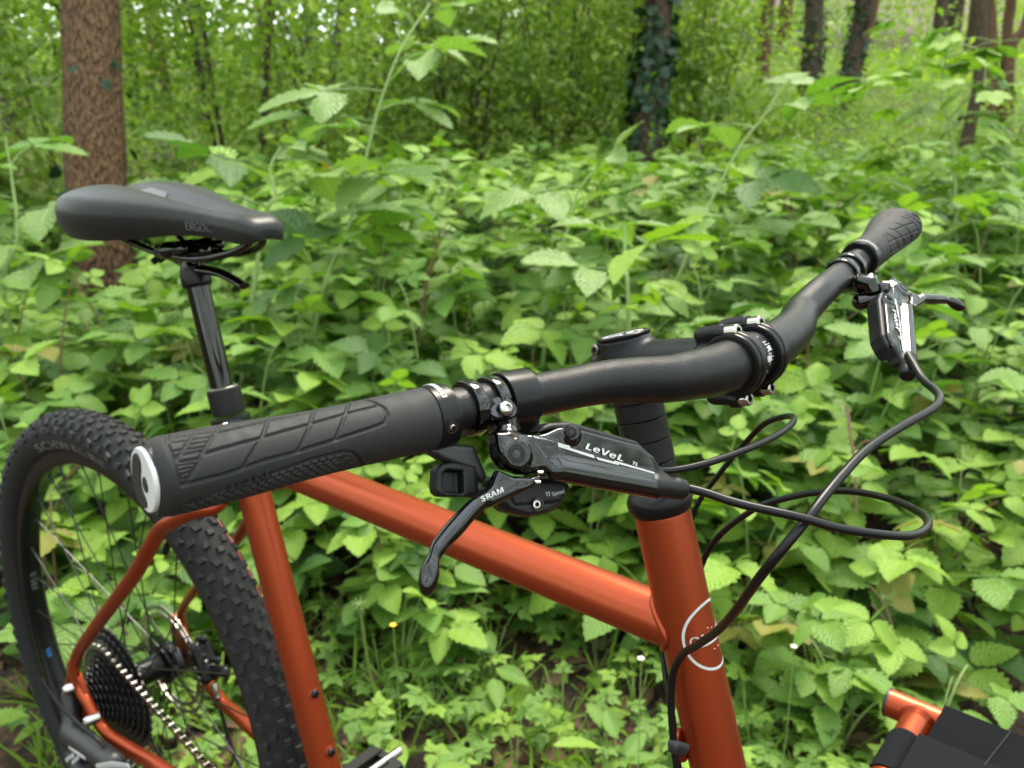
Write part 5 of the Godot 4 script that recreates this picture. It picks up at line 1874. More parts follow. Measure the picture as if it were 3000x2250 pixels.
func leaf_clump(n: int, size: float, reach: float) -> ArrayMesh:   # a spray of small leaves, their blades tilted every way but mostly up
	var s := Soup.new()
	for k in n:
		var p := Vector3(rng.randfn(), rng.randfn() * 0.7, rng.randfn()) * reach * 0.5
		var d := Vector3(rng.randfn(), rng.randfn() * 0.45 - 0.15, rng.randfn()).normalized()
		var up := Vector3(rng.randfn() * 0.5, 1.0, rng.randfn() * 0.5).normalized()
		var u := (up - d * up.dot(d)).normalized()
		var side := d.cross(u)
		var l := size * rng.randf_range(0.65, 1.25)
		var w := l * rng.randf_range(0.26, 0.36)
		var a := p
		var m1 := p + d * l * 0.4 + side * w + u * l * 0.05
		var m2 := p + d * l * 0.4 - side * w + u * l * 0.05
		var c := p + d * l * 0.45
		var e := p + d * l - u * l * 0.12
		s.tri(a, m1, c, Vector2(0.5, 0.02), Vector2(1, 0.4), Vector2(0.5, 0.45))
		s.tri(a, c, m2, Vector2(0.5, 0.02), Vector2(0.5, 0.45), Vector2(0, 0.4))
		s.tri(c, m1, e, Vector2(0.5, 0.45), Vector2(1, 0.4), Vector2(0.5, 1))
		s.tri(c, e, m2, Vector2(0.5, 0.45), Vector2(0.5, 1), Vector2(0, 0.4))
	return s.mesh(80)


func scatter(called: String, mesh: Mesh, material: Material, places: Array, parent: Node3D, tints := []) -> MultiMeshInstance3D:
	var mm := MultiMesh.new()
	mm.transform_format = MultiMesh.TRANSFORM_3D
	mm.use_colors = tints.size() > 0
	mm.mesh = mesh
	mm.instance_count = places.size()
	for i in places.size():
		mm.set_instance_transform(i, places[i])
		if tints.size():
			mm.set_instance_color(i, tints[i])
	var o := MultiMeshInstance3D.new()
	o.name = numbered(called, parent)
	o.multimesh = mm
	o.material_override = material
	parent.add_child(o, true)
	return o


func turned_any(scale: float, tilt := 0.5) -> Basis:
	return Basis.from_euler(Vector3(rng.randfn() * tilt, rng.randf() * TAU, rng.randfn() * tilt)).scaled(Vector3.ONE * scale)


func wood_tint(dark: float) -> Color:      # natural spread of leaf greens (linear)
	var f := rng.randf()
	var c := Color(0.22, 0.37, 0.065).lerp(Color(0.58, 0.70, 0.10), f)
	if rng.randf() < 0.12:
		c = Color(0.66, 0.76, 0.12)
	return Color(c.r * dark, c.g * dark, c.b * dark)


# ---- trees
func trunk_mesh(path: Array, radii: Array, seg := 20) -> Soup:
	var s := Soup.new()
	var p := smooth_path(path, 7)
	var r := smooth_values(radii, 7)
	var bumps := FastNoiseLite.new()
	bumps.seed = rng.randi() % 1000
	bumps.frequency = 2.0
	var rows := []
	for i in p.size():
		var d: Vector3 = (p[mini(i + 1, p.size() - 1)] - p[maxi(i - 1, 0)]).normalized()
		var u := (Vector3.RIGHT - d * d.x).normalized()
		var w := d.cross(u)
		var ring := PackedVector3Array()
		for k in seg:
			var a := TAU * k / seg
			var n := 1.0 + 0.16 * bumps.get_noise_3d(cos(a) * 1.6, sin(a) * 1.6, p[i].y * 0.6) + 0.03 * sin(a * 9.0 + p[i].y)
			ring.push_back(p[i] + (u * cos(a) + w * sin(a)) * r[i] * n)
		rows.push_back(ring)
	s.loft(rows, true, false, true)
	return s


func tree(called: String, label: String, path: Array, radii: Array, bark: String, crown_at: Vector3, crown_size: Vector3, clumps: int, ivy := 0, group := "") -> Node3D:
	var t := node(called, self)
	tag(t, label, "tree", group)
	var base: Vector3 = path[0]
	t.position = base
	var local := []
	for p in path:
		local.push_back(p - base)
	put("trunk", trunk_mesh(local, radii), M[bark], t, 70)
	if ivy > 0:
		var places := []
		var pts := smooth_path(local, 12)
		for k in ivy:
			var f := pow(rng.randf(), 1.15) * (pts.size() - 1)
			var i := int(f)
			var c := pts[i].lerp(pts[mini(i + 1, pts.size() - 1)], f - i)
			var r: float = lerpf(radii[0], radii[radii.size() - 1], f / pts.size())
			var a := rng.randf() * TAU
			var out := Vector3(cos(a), 0.0, sin(a))
			var b := Basis(Vector3.UP.cross(out), out + Vector3(0, 0.5, 0), Vector3.ZERO)
			b = Basis.looking_at(-out, Vector3.UP) * Basis.from_euler(Vector3(rng.randfn() * 0.5 - 0.5, rng.randfn() * 0.5, rng.randf() * TAU))
			places.push_back(Transform3D(b.scaled(Vector3.ONE * rng.randf_range(0.7, 1.3)), c + out * (r * rng.randf_range(1.0, 1.5) + 0.01)))
		tag(scatter("ivy", M.ivy_mesh, M.leaf_ivy, places, t), "", "", "", "stuff")
	if clumps > 0:
		var places := []
		var tints := []
		for k in clumps:
			var v := Vector3(rng.randfn(), rng.randfn(), rng.randfn()).normalized() * pow(rng.randf(), 0.45)
			places.push_back(Transform3D(turned_any(rng.randf_range(1.6, 2.8)), crown_at - base + v * crown_size))
			tints.push_back(wood_tint(0.9))
		tag(scatter("crown", M.clumps[rng.randi() % 4], M.leaf_wood, places, t, tints), "", "", "", "stuff")
		var limbs := Soup.new()
		var top: Vector3 = local[local.size() - 1]
		for k in 5:
			var v := Vector3(rng.randfn(), absf(rng.randfn()) * 0.6, rng.randfn()).normalized()
			var r: float = radii[radii.size() - 1]
			tube(limbs, [top - Vector3(0, 0.5, 0), top.lerp(crown_at - base + v * crown_size * 0.5, 0.6) + Vector3(0, 0.3, 0), crown_at - base + v * crown_size * 0.85], [r * 0.7, r * 0.4, r * 0.12], 7)
		put("limbs", limbs, M[bark], t)
	return t


func build_trees() -> void:
	make_leaf_prints()
	M.clumps = []
	for k in 4:
		M.clumps.push_back(leaf_clump(46, [0.050, 0.060, 0.045, 0.070][k], [0.30, 0.34, 0.26, 0.38][k]))
	var iv := Soup.new()
	for k in 4:
		var a := (k - 1.5) * 0.6
		leaflet(iv, Vector3(0, 0, 0.0005 * k), Vector3(sin(a), cos(a), 0.05), Vector3(0, 0, 1), 0.065 - 0.014 * absf(k - 1.5), 0.034, 0.05, 0.1, 5, 0.02, 0.8)
	M.ivy_mesh = iv.mesh(70)
	var g := "trees of the spring wood"
	tree("tree", "broad brown trunk with a few ivy leaves behind the bicycle saddle", [on_ground(-2.22, 4.7), Vector3(-2.2570, 0.7693, -4.8215), Vector3(-2.3027, 1.6501, -5.1198), Vector3(-2.3429, 2.8968, -5.5439), Vector3(-2.4632, 5.7960, -6.7191)], [0.175, 0.150, 0.142, 0.13, 0.10], "bark_brown", Vector3(-2.6, 7.6, -5.6), Vector3(2.6, 1.6, 2.4), 110, 70, g)
	tree("tree", "slim dark trunk leaning left, level with the top of the tall bramble cane", [on_ground(-1.84, 8.6), Vector3(-1.8502, 1.0604, -9.0020), Vector3(-1.8153, 1.5432, -9.1541), Vector3(-1.7204, 2.1352, -9.4453), Vector3(-1.5797, 3.7943, -10.0727), Vector3(-1.6075, 6.2116, -11.0437)], [0.075, 0.062, 0.058, 0.05, 0.045, 0.04], "bark_grey", Vector3(-1.6, 6.8, -9.5), Vector3(1.8, 1.4, 1.8), 60, 20, g)
	tree("tree", "thin dark trunk half lost in leaves between saddle and cane", [on_ground(-2.1, 7.6), Vector3(-2.1664, 1.1454, -7.9804), Vector3(-2.2041, 1.8272, -8.1951), Vector3(-2.2879, 3.4488, -8.8106), Vector3(-2.3684, 5.2290, -9.4761)], [0.07, 0.06, 0.055, 0.045, 0.04], "bark_grey", Vector3(-2.4, 6.4, -8.2), Vector3(1.6, 1.3, 1.6), 50, 14, g)
	tree("tree", "reddish brown straight trunk far back above the handlebar grip", [on_ground(-1.18, 15.0), Vector3(-1.2328, 1.4961, -15.8491), Vector3(-1.2437, 3.4594, -16.4674), Vector3(-1.2882, 7.4698, -17.9401)], [0.17, 0.15, 0.14, 0.12], "bark_brown", Vector3(-1.0, 9.5, -15.5), Vector3(2.4, 1.8, 2.2), 60, 0, g)
	tree("tree", "short dark trunk standing in the shrubs over the stem", [on_ground(-0.62, 9.4), Vector3(-0.6264, 0.8247, -9.7665), Vector3(-0.6824, 1.5272, -9.9878), Vector3(-0.7951, 2.5965, -10.4293), Vector3(-0.8742, 5.4837, -11.4435)], [0.13, 0.11, 0.10, 0.09, 0.07], "bark_brown", Vector3(-1.0, 7.4, -10.0), Vector3(2.0, 1.5, 2.0), 60, 30, g)
	tree("tree", "ivy-clad dark trunk in the middle of the green shrubs", [on_ground(0.93, 6.0), Vector3(0.9196, 1.1648, -6.3090), Vector3(0.9839, 1.7040, -6.4788), Vector3(1.0131, 2.9763, -6.9319), Vector3(1.0124, 4.8167, -7.5639)], [0.115, 0.10, 0.09, 0.085, 0.07], "bark_grey", Vector3(1.4, 7.4, -8.8), Vector3(2.2, 1.5, 2.0), 80, 900, g)
	tree("tree", "ivy-covered upright trunk, first of the close pair by the clearing", [on_ground(4.26, 12.5), Vector3(4.2208, 1.1122, -13.1071), Vector3(4.2797, 2.3750, -13.5048), Vector3(4.3630, 4.5534, -14.2957), Vector3(4.3304, 7.3804, -15.1861)], [0.17, 0.14, 0.13, 0.11, 0.09], "bark_grey", Vector3(4.4, 9.4, -13.0), Vector3(2.4, 1.6, 2.2), 70, 800, g)
	tree("tree", "leaning ivy-covered trunk of the close pair, with a pale bare limb", [on_ground(4.62, 12.6), Vector3(4.6524, 0.8808, -13.1391), Vector3(4.8413, 1.6367, -13.3772), Vector3(5.0453, 2.4026, -13.7232), Vector3(5.1710, 3.6584, -14.2236), Vector3(5.2539, 6.5735, -15.2465)], [0.19, 0.16, 0.15, 0.13, 0.11, 0.09], "bark_grey", Vector3(5.6, 9.6, -13.2), Vector3(2.4, 1.6, 2.2), 70, 900, g)
	var limb := Soup.new()
	tube(limb, [Vector3(4.9610, 1.9678, -13.4815), Vector3(5.1134, 2.3370, -13.4929), Vector3(5.2060, 2.8055, -13.6404), Vector3(5.2159, 4.0678, -14.0380)], [0.05, 0.045, 0.04, 0.03], 10)
	var pair := get_node("tree_007")
	for i in limb.v.size():
		limb.v[i] -= pair.position
	put("bare_limb", limb, M.bark_brown, pair)
	tree("tree", "dark slender stem beside the sapling with lobed leaves", [on_ground(3.80, 7.4), Vector3(3.8232, 0.7362, -7.6418), Vector3(3.8913, 1.1243, -7.7640), Vector3(3.9445, 1.5400, -7.8949), Vector3(4.0264, 2.8926, -8.4257), Vector3(4.0720, 4.9060, -9.1647)], [0.062, 0.055, 0.05, 0.045, 0.04, 0.035], "bark_grey", Vector3(3.9, 6.4, -8.0), Vector3(1.5, 1.2, 1.5), 40, 20, g)
	for k in 3:
		tree("tree", ["bare brown stem leaning left in the clump of three by the edge", "upright bare brown stem in the clump of three by the edge", "bare brown stem bending right in the clump of three by the edge"][k], [on_ground(4.86 + 0.06 * k, 9.0), [Vector3(4.9174, 1.9380, -9.6978), Vector3(5.1333, 1.8809, -9.7846), Vector3(5.0573, 1.6978, -9.5173)][k], [Vector3(4.8763, 2.4425, -9.8566), Vector3(5.1802, 2.4600, -9.9670), Vector3(5.2280, 2.0325, -9.6227)][k], [Vector3(4.7632, 4.5955, -10.5347), Vector3(5.1908, 4.6382, -10.6530), Vector3(5.4933, 3.2335, -10.0009)][k], [Vector3(4.6616, 7.2872, -11.3824), Vector3(5.2129, 7.3611, -11.5105), Vector3(5.6758, 5.5654, -10.7353)][k]], [0.055, 0.052, 0.05, 0.045, 0.04], "bark_brown", Vector3(4.2 + k * 1.2, 7.2, -9.6), Vector3(1.6, 1.2, 1.6), 40, 0, g)
	var far := [[940, 19.0, 0.10], [1085, 22.0, 0.12], [1155, 17.5, 0.09], [1240, 24.0, 0.12], [1420, 26.0, 0.14], [1640, 28.0, 0.13], [2180, 17.0, 0.09], [2230, 23.0, 0.11], [2300, 20.0, 0.08], [2650, 24.0, 0.10], [2745, 19.0, 0.09], [2690, 27.0, 0.14], [520, 16.0, 0.10], [440, 21.0, 0.12], [90, 12.0, 0.09], [640, 13.0, 0.08]]
	for f in far:
		var x: float = (f[0] - 1500.0) / 2550.5 * f[1]
		var b := on_ground(x, f[1])
		var lean := rng.randf_range(-0.03, 0.03)
		tree("distant_tree", "slender distant trunk far back, " + ("left of the tall bramble cane" if f[0] < 1050 else ("above the middle of the handlebar" if f[0] < 1800 else "beyond the pair of ivy-covered trunks")), [b, b + Vector3(lean * 20.0 * 0.1, 2.0, 0), b + Vector3(lean * 40.0 * 0.1, 5.0, 0), b + Vector3(lean * 8.0, 9.0, 0)], [f[2] * 1.6, f[2] * 1.35, f[2] * 1.2, f[2] * 0.9], "bark_brown" if rng.randf() < 0.6 else "bark_grey", b + Vector3(0, 10.0, 0), Vector3(2.6, 2.0, 2.6), 45, 0, "distant slender trunks, " + ("left" if f[0] < 1050 else ("middle" if f[0] < 1800 else "right")))


# ---- shrubs, brambles, herbs
func shrub(label: String, at: Vector3, size: Vector3, clumps: int, dark: float) -> void:
	var o := node("shrub", self)
	o.position = at
	tag(o, label, "shrub", "leafy shrubs of the wood")
	var stems := Soup.new()
	for k in 6:
		var a := rng.randf() * TAU
		var tip := Vector3(cos(a) * size.x * 0.6, size.y * rng.randf_range(0.7, 1.1), sin(a) * size.z * 0.6)
		tube(stems, smooth_path([Vector3(cos(a), 0, sin(a)) * 0.08, tip * 0.45 + Vector3(0, 0.2, 0), tip], 3), [0.016, 0.015, 0.014, 0.012, 0.010, 0.007, 0.004], 6)
	put("stems", stems, M.bark_grey, o)
	for kind in 2:
		var places := []
		var tints := []
		for k in clumps / 2:
			var v := Vector3(rng.randfn(), rng.randfn(), rng.randfn()).normalized() * pow(rng.randf(), 0.4)
			var p := Vector3(v.x * size.x, size.y * 0.52 + v.y * size.y * 0.5, v.z * size.z)
			places.push_back(Transform3D(turned_any(rng.randf_range(0.75, 1.35)), p))
			tints.push_back(wood_tint(dark))
		tag(scatter("foliage", M.clumps[(rng.randi() % 2) * 2 + kind], M.leaf_wood, places, o, tints), "", "", "", "stuff")


func place_words(p: Vector3) -> String:      # where in the thicket a plant stands, by things one can find
	var side := p.x / -p.z
	var column: String = "beyond the rear wheel" if side < -0.36 else ("behind the seat tube" if side < -0.17 else ("behind the brake lever and top tube" if side < 0.06 else ("behind the head tube" if side < 0.26 else ("behind the brake hoses" if side < 0.42 else "beyond the front rack"))))
	return column + (", in the front rank" if -p.z < 1.75 else (", in the second rank" if -p.z < 2.5 else ", deep in the thicket"))


func bramble(at: Vector3, height: float, canes: int, leaves: int, reach: float, young: float, label := "", group := "", path := []) -> Node3D:
	var o := node("bramble_plant", self)
	o.position = at
	var where := place_words(at)
	tag(o, label if label else "bramble with toothed three-part leaves " + where, "bramble", group if group else "brambles " + where)
	var s := Soup.new()
	for c in canes:
		var az := rng.randf() * TAU
		var lean := reach * rng.randf_range(0.5, 1.0)
		var hh := height * rng.randf_range(0.75, 1.1)
		var pts := []
		if path.size():
			for p in path:
				pts.push_back(p - at + Vector3(rng.randfn() * 0.008, 0, rng.randfn() * 0.008))
		else:
			for k in 6:
				var t := k / 5.0
				pts.push_back(Vector3(cos(az) * lean * pow(t, 1.4), hh * (1.0 - pow(1.0 - t, 1.7)), sin(az) * lean * pow(t, 1.4)))
		var sp := smooth_path(pts, 4)
		var rr := PackedFloat32Array()
		var thick := 0.0034 if path.size() == 0 else 0.0072
		for k in sp.size():
			rr.push_back(thick * (1.0 - 0.65 * k / sp.size()))
		tube(s, sp, rr, 6)
		var start := 0.18 if path.size() == 0 else 0.30
		for k in leaves:
			var t := lerpf(start, 1.0, (k + rng.randf() * 0.6) / leaves)
			var f := t * (sp.size() - 1)
			var i := mini(int(f), sp.size() - 2)
			var p := sp[i].lerp(sp[i + 1], f - i)
			var yaw := az + k * 2.4 + rng.randfn() * 0.5
			var tip := t > 0.86
			var which := rng.randf()
			var m: Material = M.leaf_fresh if (tip and rng.randf() < 0.8) or which < young else (M.leaf_green if which < 0.84 else (M.leaf_deep if which < 0.965 else M.leaf_worn))
			if path.size() and rng.randf() < 0.7:
				m = M.leaf_pale
			var sc := rng.randf_range(1.0, 1.35) * lerpf(1.0, 1.35, smoothstep(1.5, 2.6, -at.z)) * (0.62 if tip else 1.0) * (1.65 if path.size() else 1.0)
			var b := Basis.from_euler(Vector3(rng.randfn() * 0.22, yaw, rng.randf_range(-0.12, 0.45) if not tip else rng.randf_range(0.3, 1.0))).scaled(Vector3.ONE * sc)
			var leaf := MeshInstance3D.new()
			leaf.name = numbered("leaf", o)
			leaf.mesh = M.bramble_leaves[rng.randi() % M.bramble_leaves.size()]
			leaf.material_override = m
			leaf.transform = Transform3D(b, p)
			o.add_child(leaf, true)
	put("cane", s, M.cane if path.size() or rng.randf() < 0.6 else M.cane_brown, o, 60)
	return o


func cover(x: float, d: float) -> float:      # how high the thicket stands
	var h := lerpf(0.04, 0.36, smoothstep(1.15, 1.75, d)) + 0.30 * smoothstep(1.65, 2.3, d) + 0.20 * smoothstep(2.2, 3.2, d)
	h += 0.10 * smoothstep(-0.2, -0.9, x) * smoothstep(2.2, 1.0, d)
	h += 0.12 * smoothstep(0.25, 0.7, x) * smoothstep(2.2, 1.2, d)
	h *= 1.0 - 0.88 * exp(-pow((x + 0.50 * d - 0.05) / 0.50, 2.0)) * smoothstep(2.3, 3.1, d)     # open soil before the broad trunk
	return h + rough_ground.get_noise_2d(x * 2.0 + 40.0, d * 2.0) * 0.09


func build_undergrowth() -> void:
	M.bramble_leaves = []
	for k in 9:
		M.bramble_leaves.push_back(bramble_leaf(k == 8))
	# shrubs of the middle distance
	var shrubs := [
		["leafy shrub left of the broad brown trunk", -3.3, 5.6, 1.2, 2.9, 130, 0.9],
		["low leafy shrub at the foot of the broad brown trunk", -3.35, 5.2, 0.6, 1.0, 50, 0.8],
		["tall bright shrub just right of the broad brown trunk", -1.85, 6.0, 1.0, 3.0, 150, 1.0],
		["mid green shrub above the saddle nose", -1.25, 6.4, 0.7, 1.7, 60, 0.95],
		["yellow-green shrub behind the tall bramble cane", -0.55, 8.6, 0.9, 3.4, 80, 1.2],
		["dark shrub round the short dark trunk over the stem", -0.35, 6.6, 0.8, 2.1, 120, 0.7],
		["dense green shrub above the middle of the handlebar", 0.35, 7.2, 1.0, 3.2, 170, 0.85],
		["broad green shrub before the ivy-clad middle trunk", 0.95, 7.4, 0.9, 2.6, 150, 0.8],
		["dark low shrub under the ivy-clad middle trunk", 1.30, 5.6, 0.55, 0.85, 70, 0.7],
		["green shrub beside the close pair of ivy-covered trunks", 1.55, 7.8, 0.75, 2.3, 110, 0.9],
		["small shrub at the feet of the close pair of trunks", 2.75, 10.5, 0.7, 0.7, 60, 0.9],
		["pale shrub behind the sapling with lobed leaves", 3.75, 8.4, 0.8, 0.7, 50, 1.1],
		["shrub under the clump of three bare stems", 4.5, 8.2, 0.9, 0.9, 60, 1.0],
		["tall far shrub behind the broad brown trunk", -4.3, 8.6, 1.5, 4.0, 100, 1.1],
		["tall far shrub glowing yellow-green beyond the saddle", -2.6, 10.6, 1.5, 4.6, 90, 1.25],
		["far shrub between the tall cane and the reddish trunk", -1.4, 13.0, 1.4, 4.4, 70, 1.2],
		["far shrub filling the top of the wood above the stem", 0.6, 11.8, 1.6, 4.6, 120, 1.05],
		["far shrub behind the ivy-clad middle trunk", 1.6, 12.8, 1.2, 4.2, 120, 1.05],
	]
	for q in shrubs:
		shrub(q[0], on_ground(q[1], q[2]), Vector3(q[3], q[4], q[3] * 0.8), q[5], q[6])
	# the wood beyond, one mass of leaves
	var places := []
	var tints := []
	for k in 4600:
		var d := rng.randf_range(15.0, 36.0)
		var x := rng.randf_range(-0.72, 0.72) * d
		var h := pow(rng.randf(), 1.1) * 8.5
		if x > 0.19 * d and d < 24.0 and h > 0.5:
			continue
		places.push_back(Transform3D(turned_any(rng.randf_range(1.4, 2.8)), on_ground(x, d) + Vector3(0, h, 0)))
		tints.push_back(wood_tint(1.15))
	var far := scatter("distant_woodland", M.clumps[3], M.leaf_wood, places, self, tints)
	tag(far, "hazy mass of bright spring leaves at the back of the wood", "woodland", "", "stuff")
	# low plants on the floor of the wood
	places = []
	tints = []
	for k in 5200:
		var d := 3.6 + 19.0 * pow(rng.randf(), 1.3)
		var x := rng.randf_range(-0.68, 0.72) * d
		if d < 5.6 and x < -0.30 * d and x > -0.62 * d:
			continue
		places.push_back(Transform3D(turned_any(rng.randf_range(0.55, 1.0), 0.25), on_ground(x, d) + Vector3(0, rng.randf_range(0.05, 0.30), 0)))
		tints.push_back(wood_tint(1.15))
	for k in 2600:      # the grassy clearing beyond the pair of trunks
		var d := 6.5 + 17.0 * pow(rng.randf(), 1.2)
		var x := rng.randf_range(0.10, 0.70) * d
		places.push_back(Transform3D(turned_any(rng.randf_range(0.4, 0.8), 0.25), on_ground(x, d) + Vector3(0, rng.randf_range(0.03, 0.2), 0)))
		tints.push_back(Color(0.50, 0.72, 0.16) * rng.randf_range(0.8, 1.1))
	var low := scatter("ground_cover", M.clumps[0], M.leaf_wood, places, self, tints)
	tag(low, "soft low green plants covering the floor of the wood", "ground cover", "", "stuff")
	# brambles beyond arm's reach, a thicket one cannot count
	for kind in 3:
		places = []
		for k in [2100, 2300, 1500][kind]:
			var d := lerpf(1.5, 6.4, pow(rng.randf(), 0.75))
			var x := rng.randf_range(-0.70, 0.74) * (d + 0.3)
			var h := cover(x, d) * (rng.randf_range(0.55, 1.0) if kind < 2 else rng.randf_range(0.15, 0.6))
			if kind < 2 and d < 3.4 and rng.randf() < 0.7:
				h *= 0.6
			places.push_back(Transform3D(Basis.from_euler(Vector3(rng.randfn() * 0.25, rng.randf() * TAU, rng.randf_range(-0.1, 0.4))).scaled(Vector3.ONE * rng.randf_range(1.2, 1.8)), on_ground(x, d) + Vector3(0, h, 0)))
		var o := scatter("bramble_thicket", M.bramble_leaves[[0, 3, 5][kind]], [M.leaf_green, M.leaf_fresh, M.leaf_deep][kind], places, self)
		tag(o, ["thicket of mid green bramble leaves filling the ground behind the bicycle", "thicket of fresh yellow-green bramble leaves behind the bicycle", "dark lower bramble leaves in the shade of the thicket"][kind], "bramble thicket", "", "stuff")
	# the wood on the other sides of the path and the leaf roof above, with the sky showing through it
	places = []
	tints = []
	for k in 2600:
		var a := rng.randf() * TAU
		var rr := rng.randf_range(7.0, 17.0)
		var p := Vector3(cos(a) * rr, 0, sin(a) * rr)
		if p.z < 0.0 and absf(p.x) < 0.75 * -p.z + 1.0:
			continue
		places.push_back(Transform3D(turned_any(rng.randf_range(1.5, 2.8)), Vector3(p.x, ground_height(p.x, p.z) + 6.5 * pow(rng.randf(), 1.2), p.z)))
		tints.push_back(wood_tint(0.85))
	var ring := scatter("woodland_edge", M.clumps[3], M.leaf_wood, places, self, tints)
	tag(ring, "leafy wood on the other sides of the path", "woodland", "", "stuff")
	var gaps := FastNoiseLite.new()
	gaps.seed = 31
	gaps.frequency = 0.22
	places = []
	tints = []
	for k in 5200:
		var p := Vector3(rng.randf_range(-17, 17), 0, rng.randf_range(-20, 14))
		if gaps.get_noise_2d(p.x, p.z) < 0.16 or Vector2(p.x + 0.3, p.z + 0.8).length() < 2.6 or (p.z < -3.5 and rng.randf() < 0.85):
			continue
		p.y = rng.randf_range(7.0, 10.5)
		places.push_back(Transform3D(turned_any(rng.randf_range(1.8, 3.0)), p))
		tints.push_back(wood_tint(0.85))
	var roof := scatter("leaf_canopy", M.clumps[3], M.leaf_wood, places, self, tints)
	tag(roof, "broken canopy of spring leaves high above the path", "canopy", "", "stuff")
	# single brambles, nearest first
	var d := 1.32
	var count := 0
	while d < 4.4:
		var step := lerpf(0.21, 0.42, smoothstep(1.3, 4.2, d))
		var half := 0.62 * d + 0.12
		var x := -half + rng.randf() * step
		while x < half:
			var xx := x + rng.randfn() * step * 0.22
			var dd := d + rng.randfn() * step * 0.3
			var h := cover(xx, dd)
			if dd < 1.62 and xx > -0.62 and xx < 0.40 and rng.randf() < 0.75:
				x += step
				continue
			bramble(on_ground(xx, dd), h * 1.05, 2 if rng.randf() < 0.65 else 3, 5 if dd < 2.6 else 4, lerpf(0.14, 0.24, smoothstep(1.3, 3.0, dd)), 0.30 if dd < 2.0 else 0.22)
			count += 1
			x += step
		d += step * 0.92
	# canes that stand out
	bramble(on_ground(-0.62, 2.35), 1.0, 1, 13, 0.3, 0.2, "tall bramble cane with pale leaves rising right of the saddle", "tall bramble canes", [on_ground(-0.62, 2.35), Vector3(-0.5427, 0.5276, -2.3340), Vector3(-0.4974, 0.6717, -2.3794), Vector3(-0.4706, 0.7977, -2.4191), Vector3(-0.4193, 1.0047, -2.4842), Vector3(-0.3834, 1.1219, -2.5421), Vector3(-0.3178, 1.2694, -2.6200), Vector3(-0.2453, 1.3951, -2.7121)])
	bramble(on_ground(0.36, 2.8), 1.0, 1, 7, 0.3, 0.2, "slanting bramble cane pointing up right above the stem bolts", "tall bramble canes", [on_ground(0.36, 2.8), Vector3(0.5290, 0.5691, -2.7664), Vector3(0.5822, 0.7162, -2.8128), Vector3(0.6411, 0.8425, -2.8525), Vector3(0.7270, 1.0110, -2.9056), Vector3(0.7974, 1.0955, -2.9322), Vector3(0.8732, 1.1853, -2.9605)])
	bramble(on_ground(0.30, 2.0), 1.0, 1, 4, 0.3, 0.3, "upright bramble cane standing behind the stem cap", "tall bramble canes", [on_ground(0.30, 2.0), Vector3(0.2764, 0.6392, -2.0546), Vector3(0.2735, 0.7492, -2.0893), Vector3(0.2691, 0.8434, -2.1189)])
	bramble(on_ground(0.05, 2.4), 1.0, 1, 5, 0.3, 0.3, "bramble shoot with a pointed young tip above the bar", "tall bramble canes", [on_ground(0.05, 2.4), Vector3(0.1242, 0.6323, -2.4718), Vector3(0.1423, 0.7634, -2.5131), Vector3(0.1899, 0.8854, -2.5515), Vector3(0.2381, 0.9608, -2.5753)])
	bramble(on_ground(-1.40, 2.5), 1.0, 1, 8, 0.3, 0.3, "pale-leaved bramble cane by the left edge of the thicket", "tall bramble canes", [on_ground(-1.40, 2.5), Vector3(-1.4432, 0.5504, -2.4460), Vector3(-1.4277, 0.7376, -2.5050), Vector3(-1.4471, 0.8870, -2.5520), Vector3(-1.4584, 1.0178, -2.5932)])
	bramble(on_ground(-0.80, 2.2), 1.0, 1, 5, 0.3, 0.3, "short pale bramble shoot between saddle and tall cane", "tall bramble canes", [on_ground(-0.80, 2.2), Vector3(-0.6481, 0.7811, -2.2566), Vector3(-0.6316, 0.8823, -2.2884), Vector3(-0.6236, 0.9497, -2.3097), Vector3(-0.6154, 1.0087, -2.3282)])
	build_sapling()
	build_herbs()


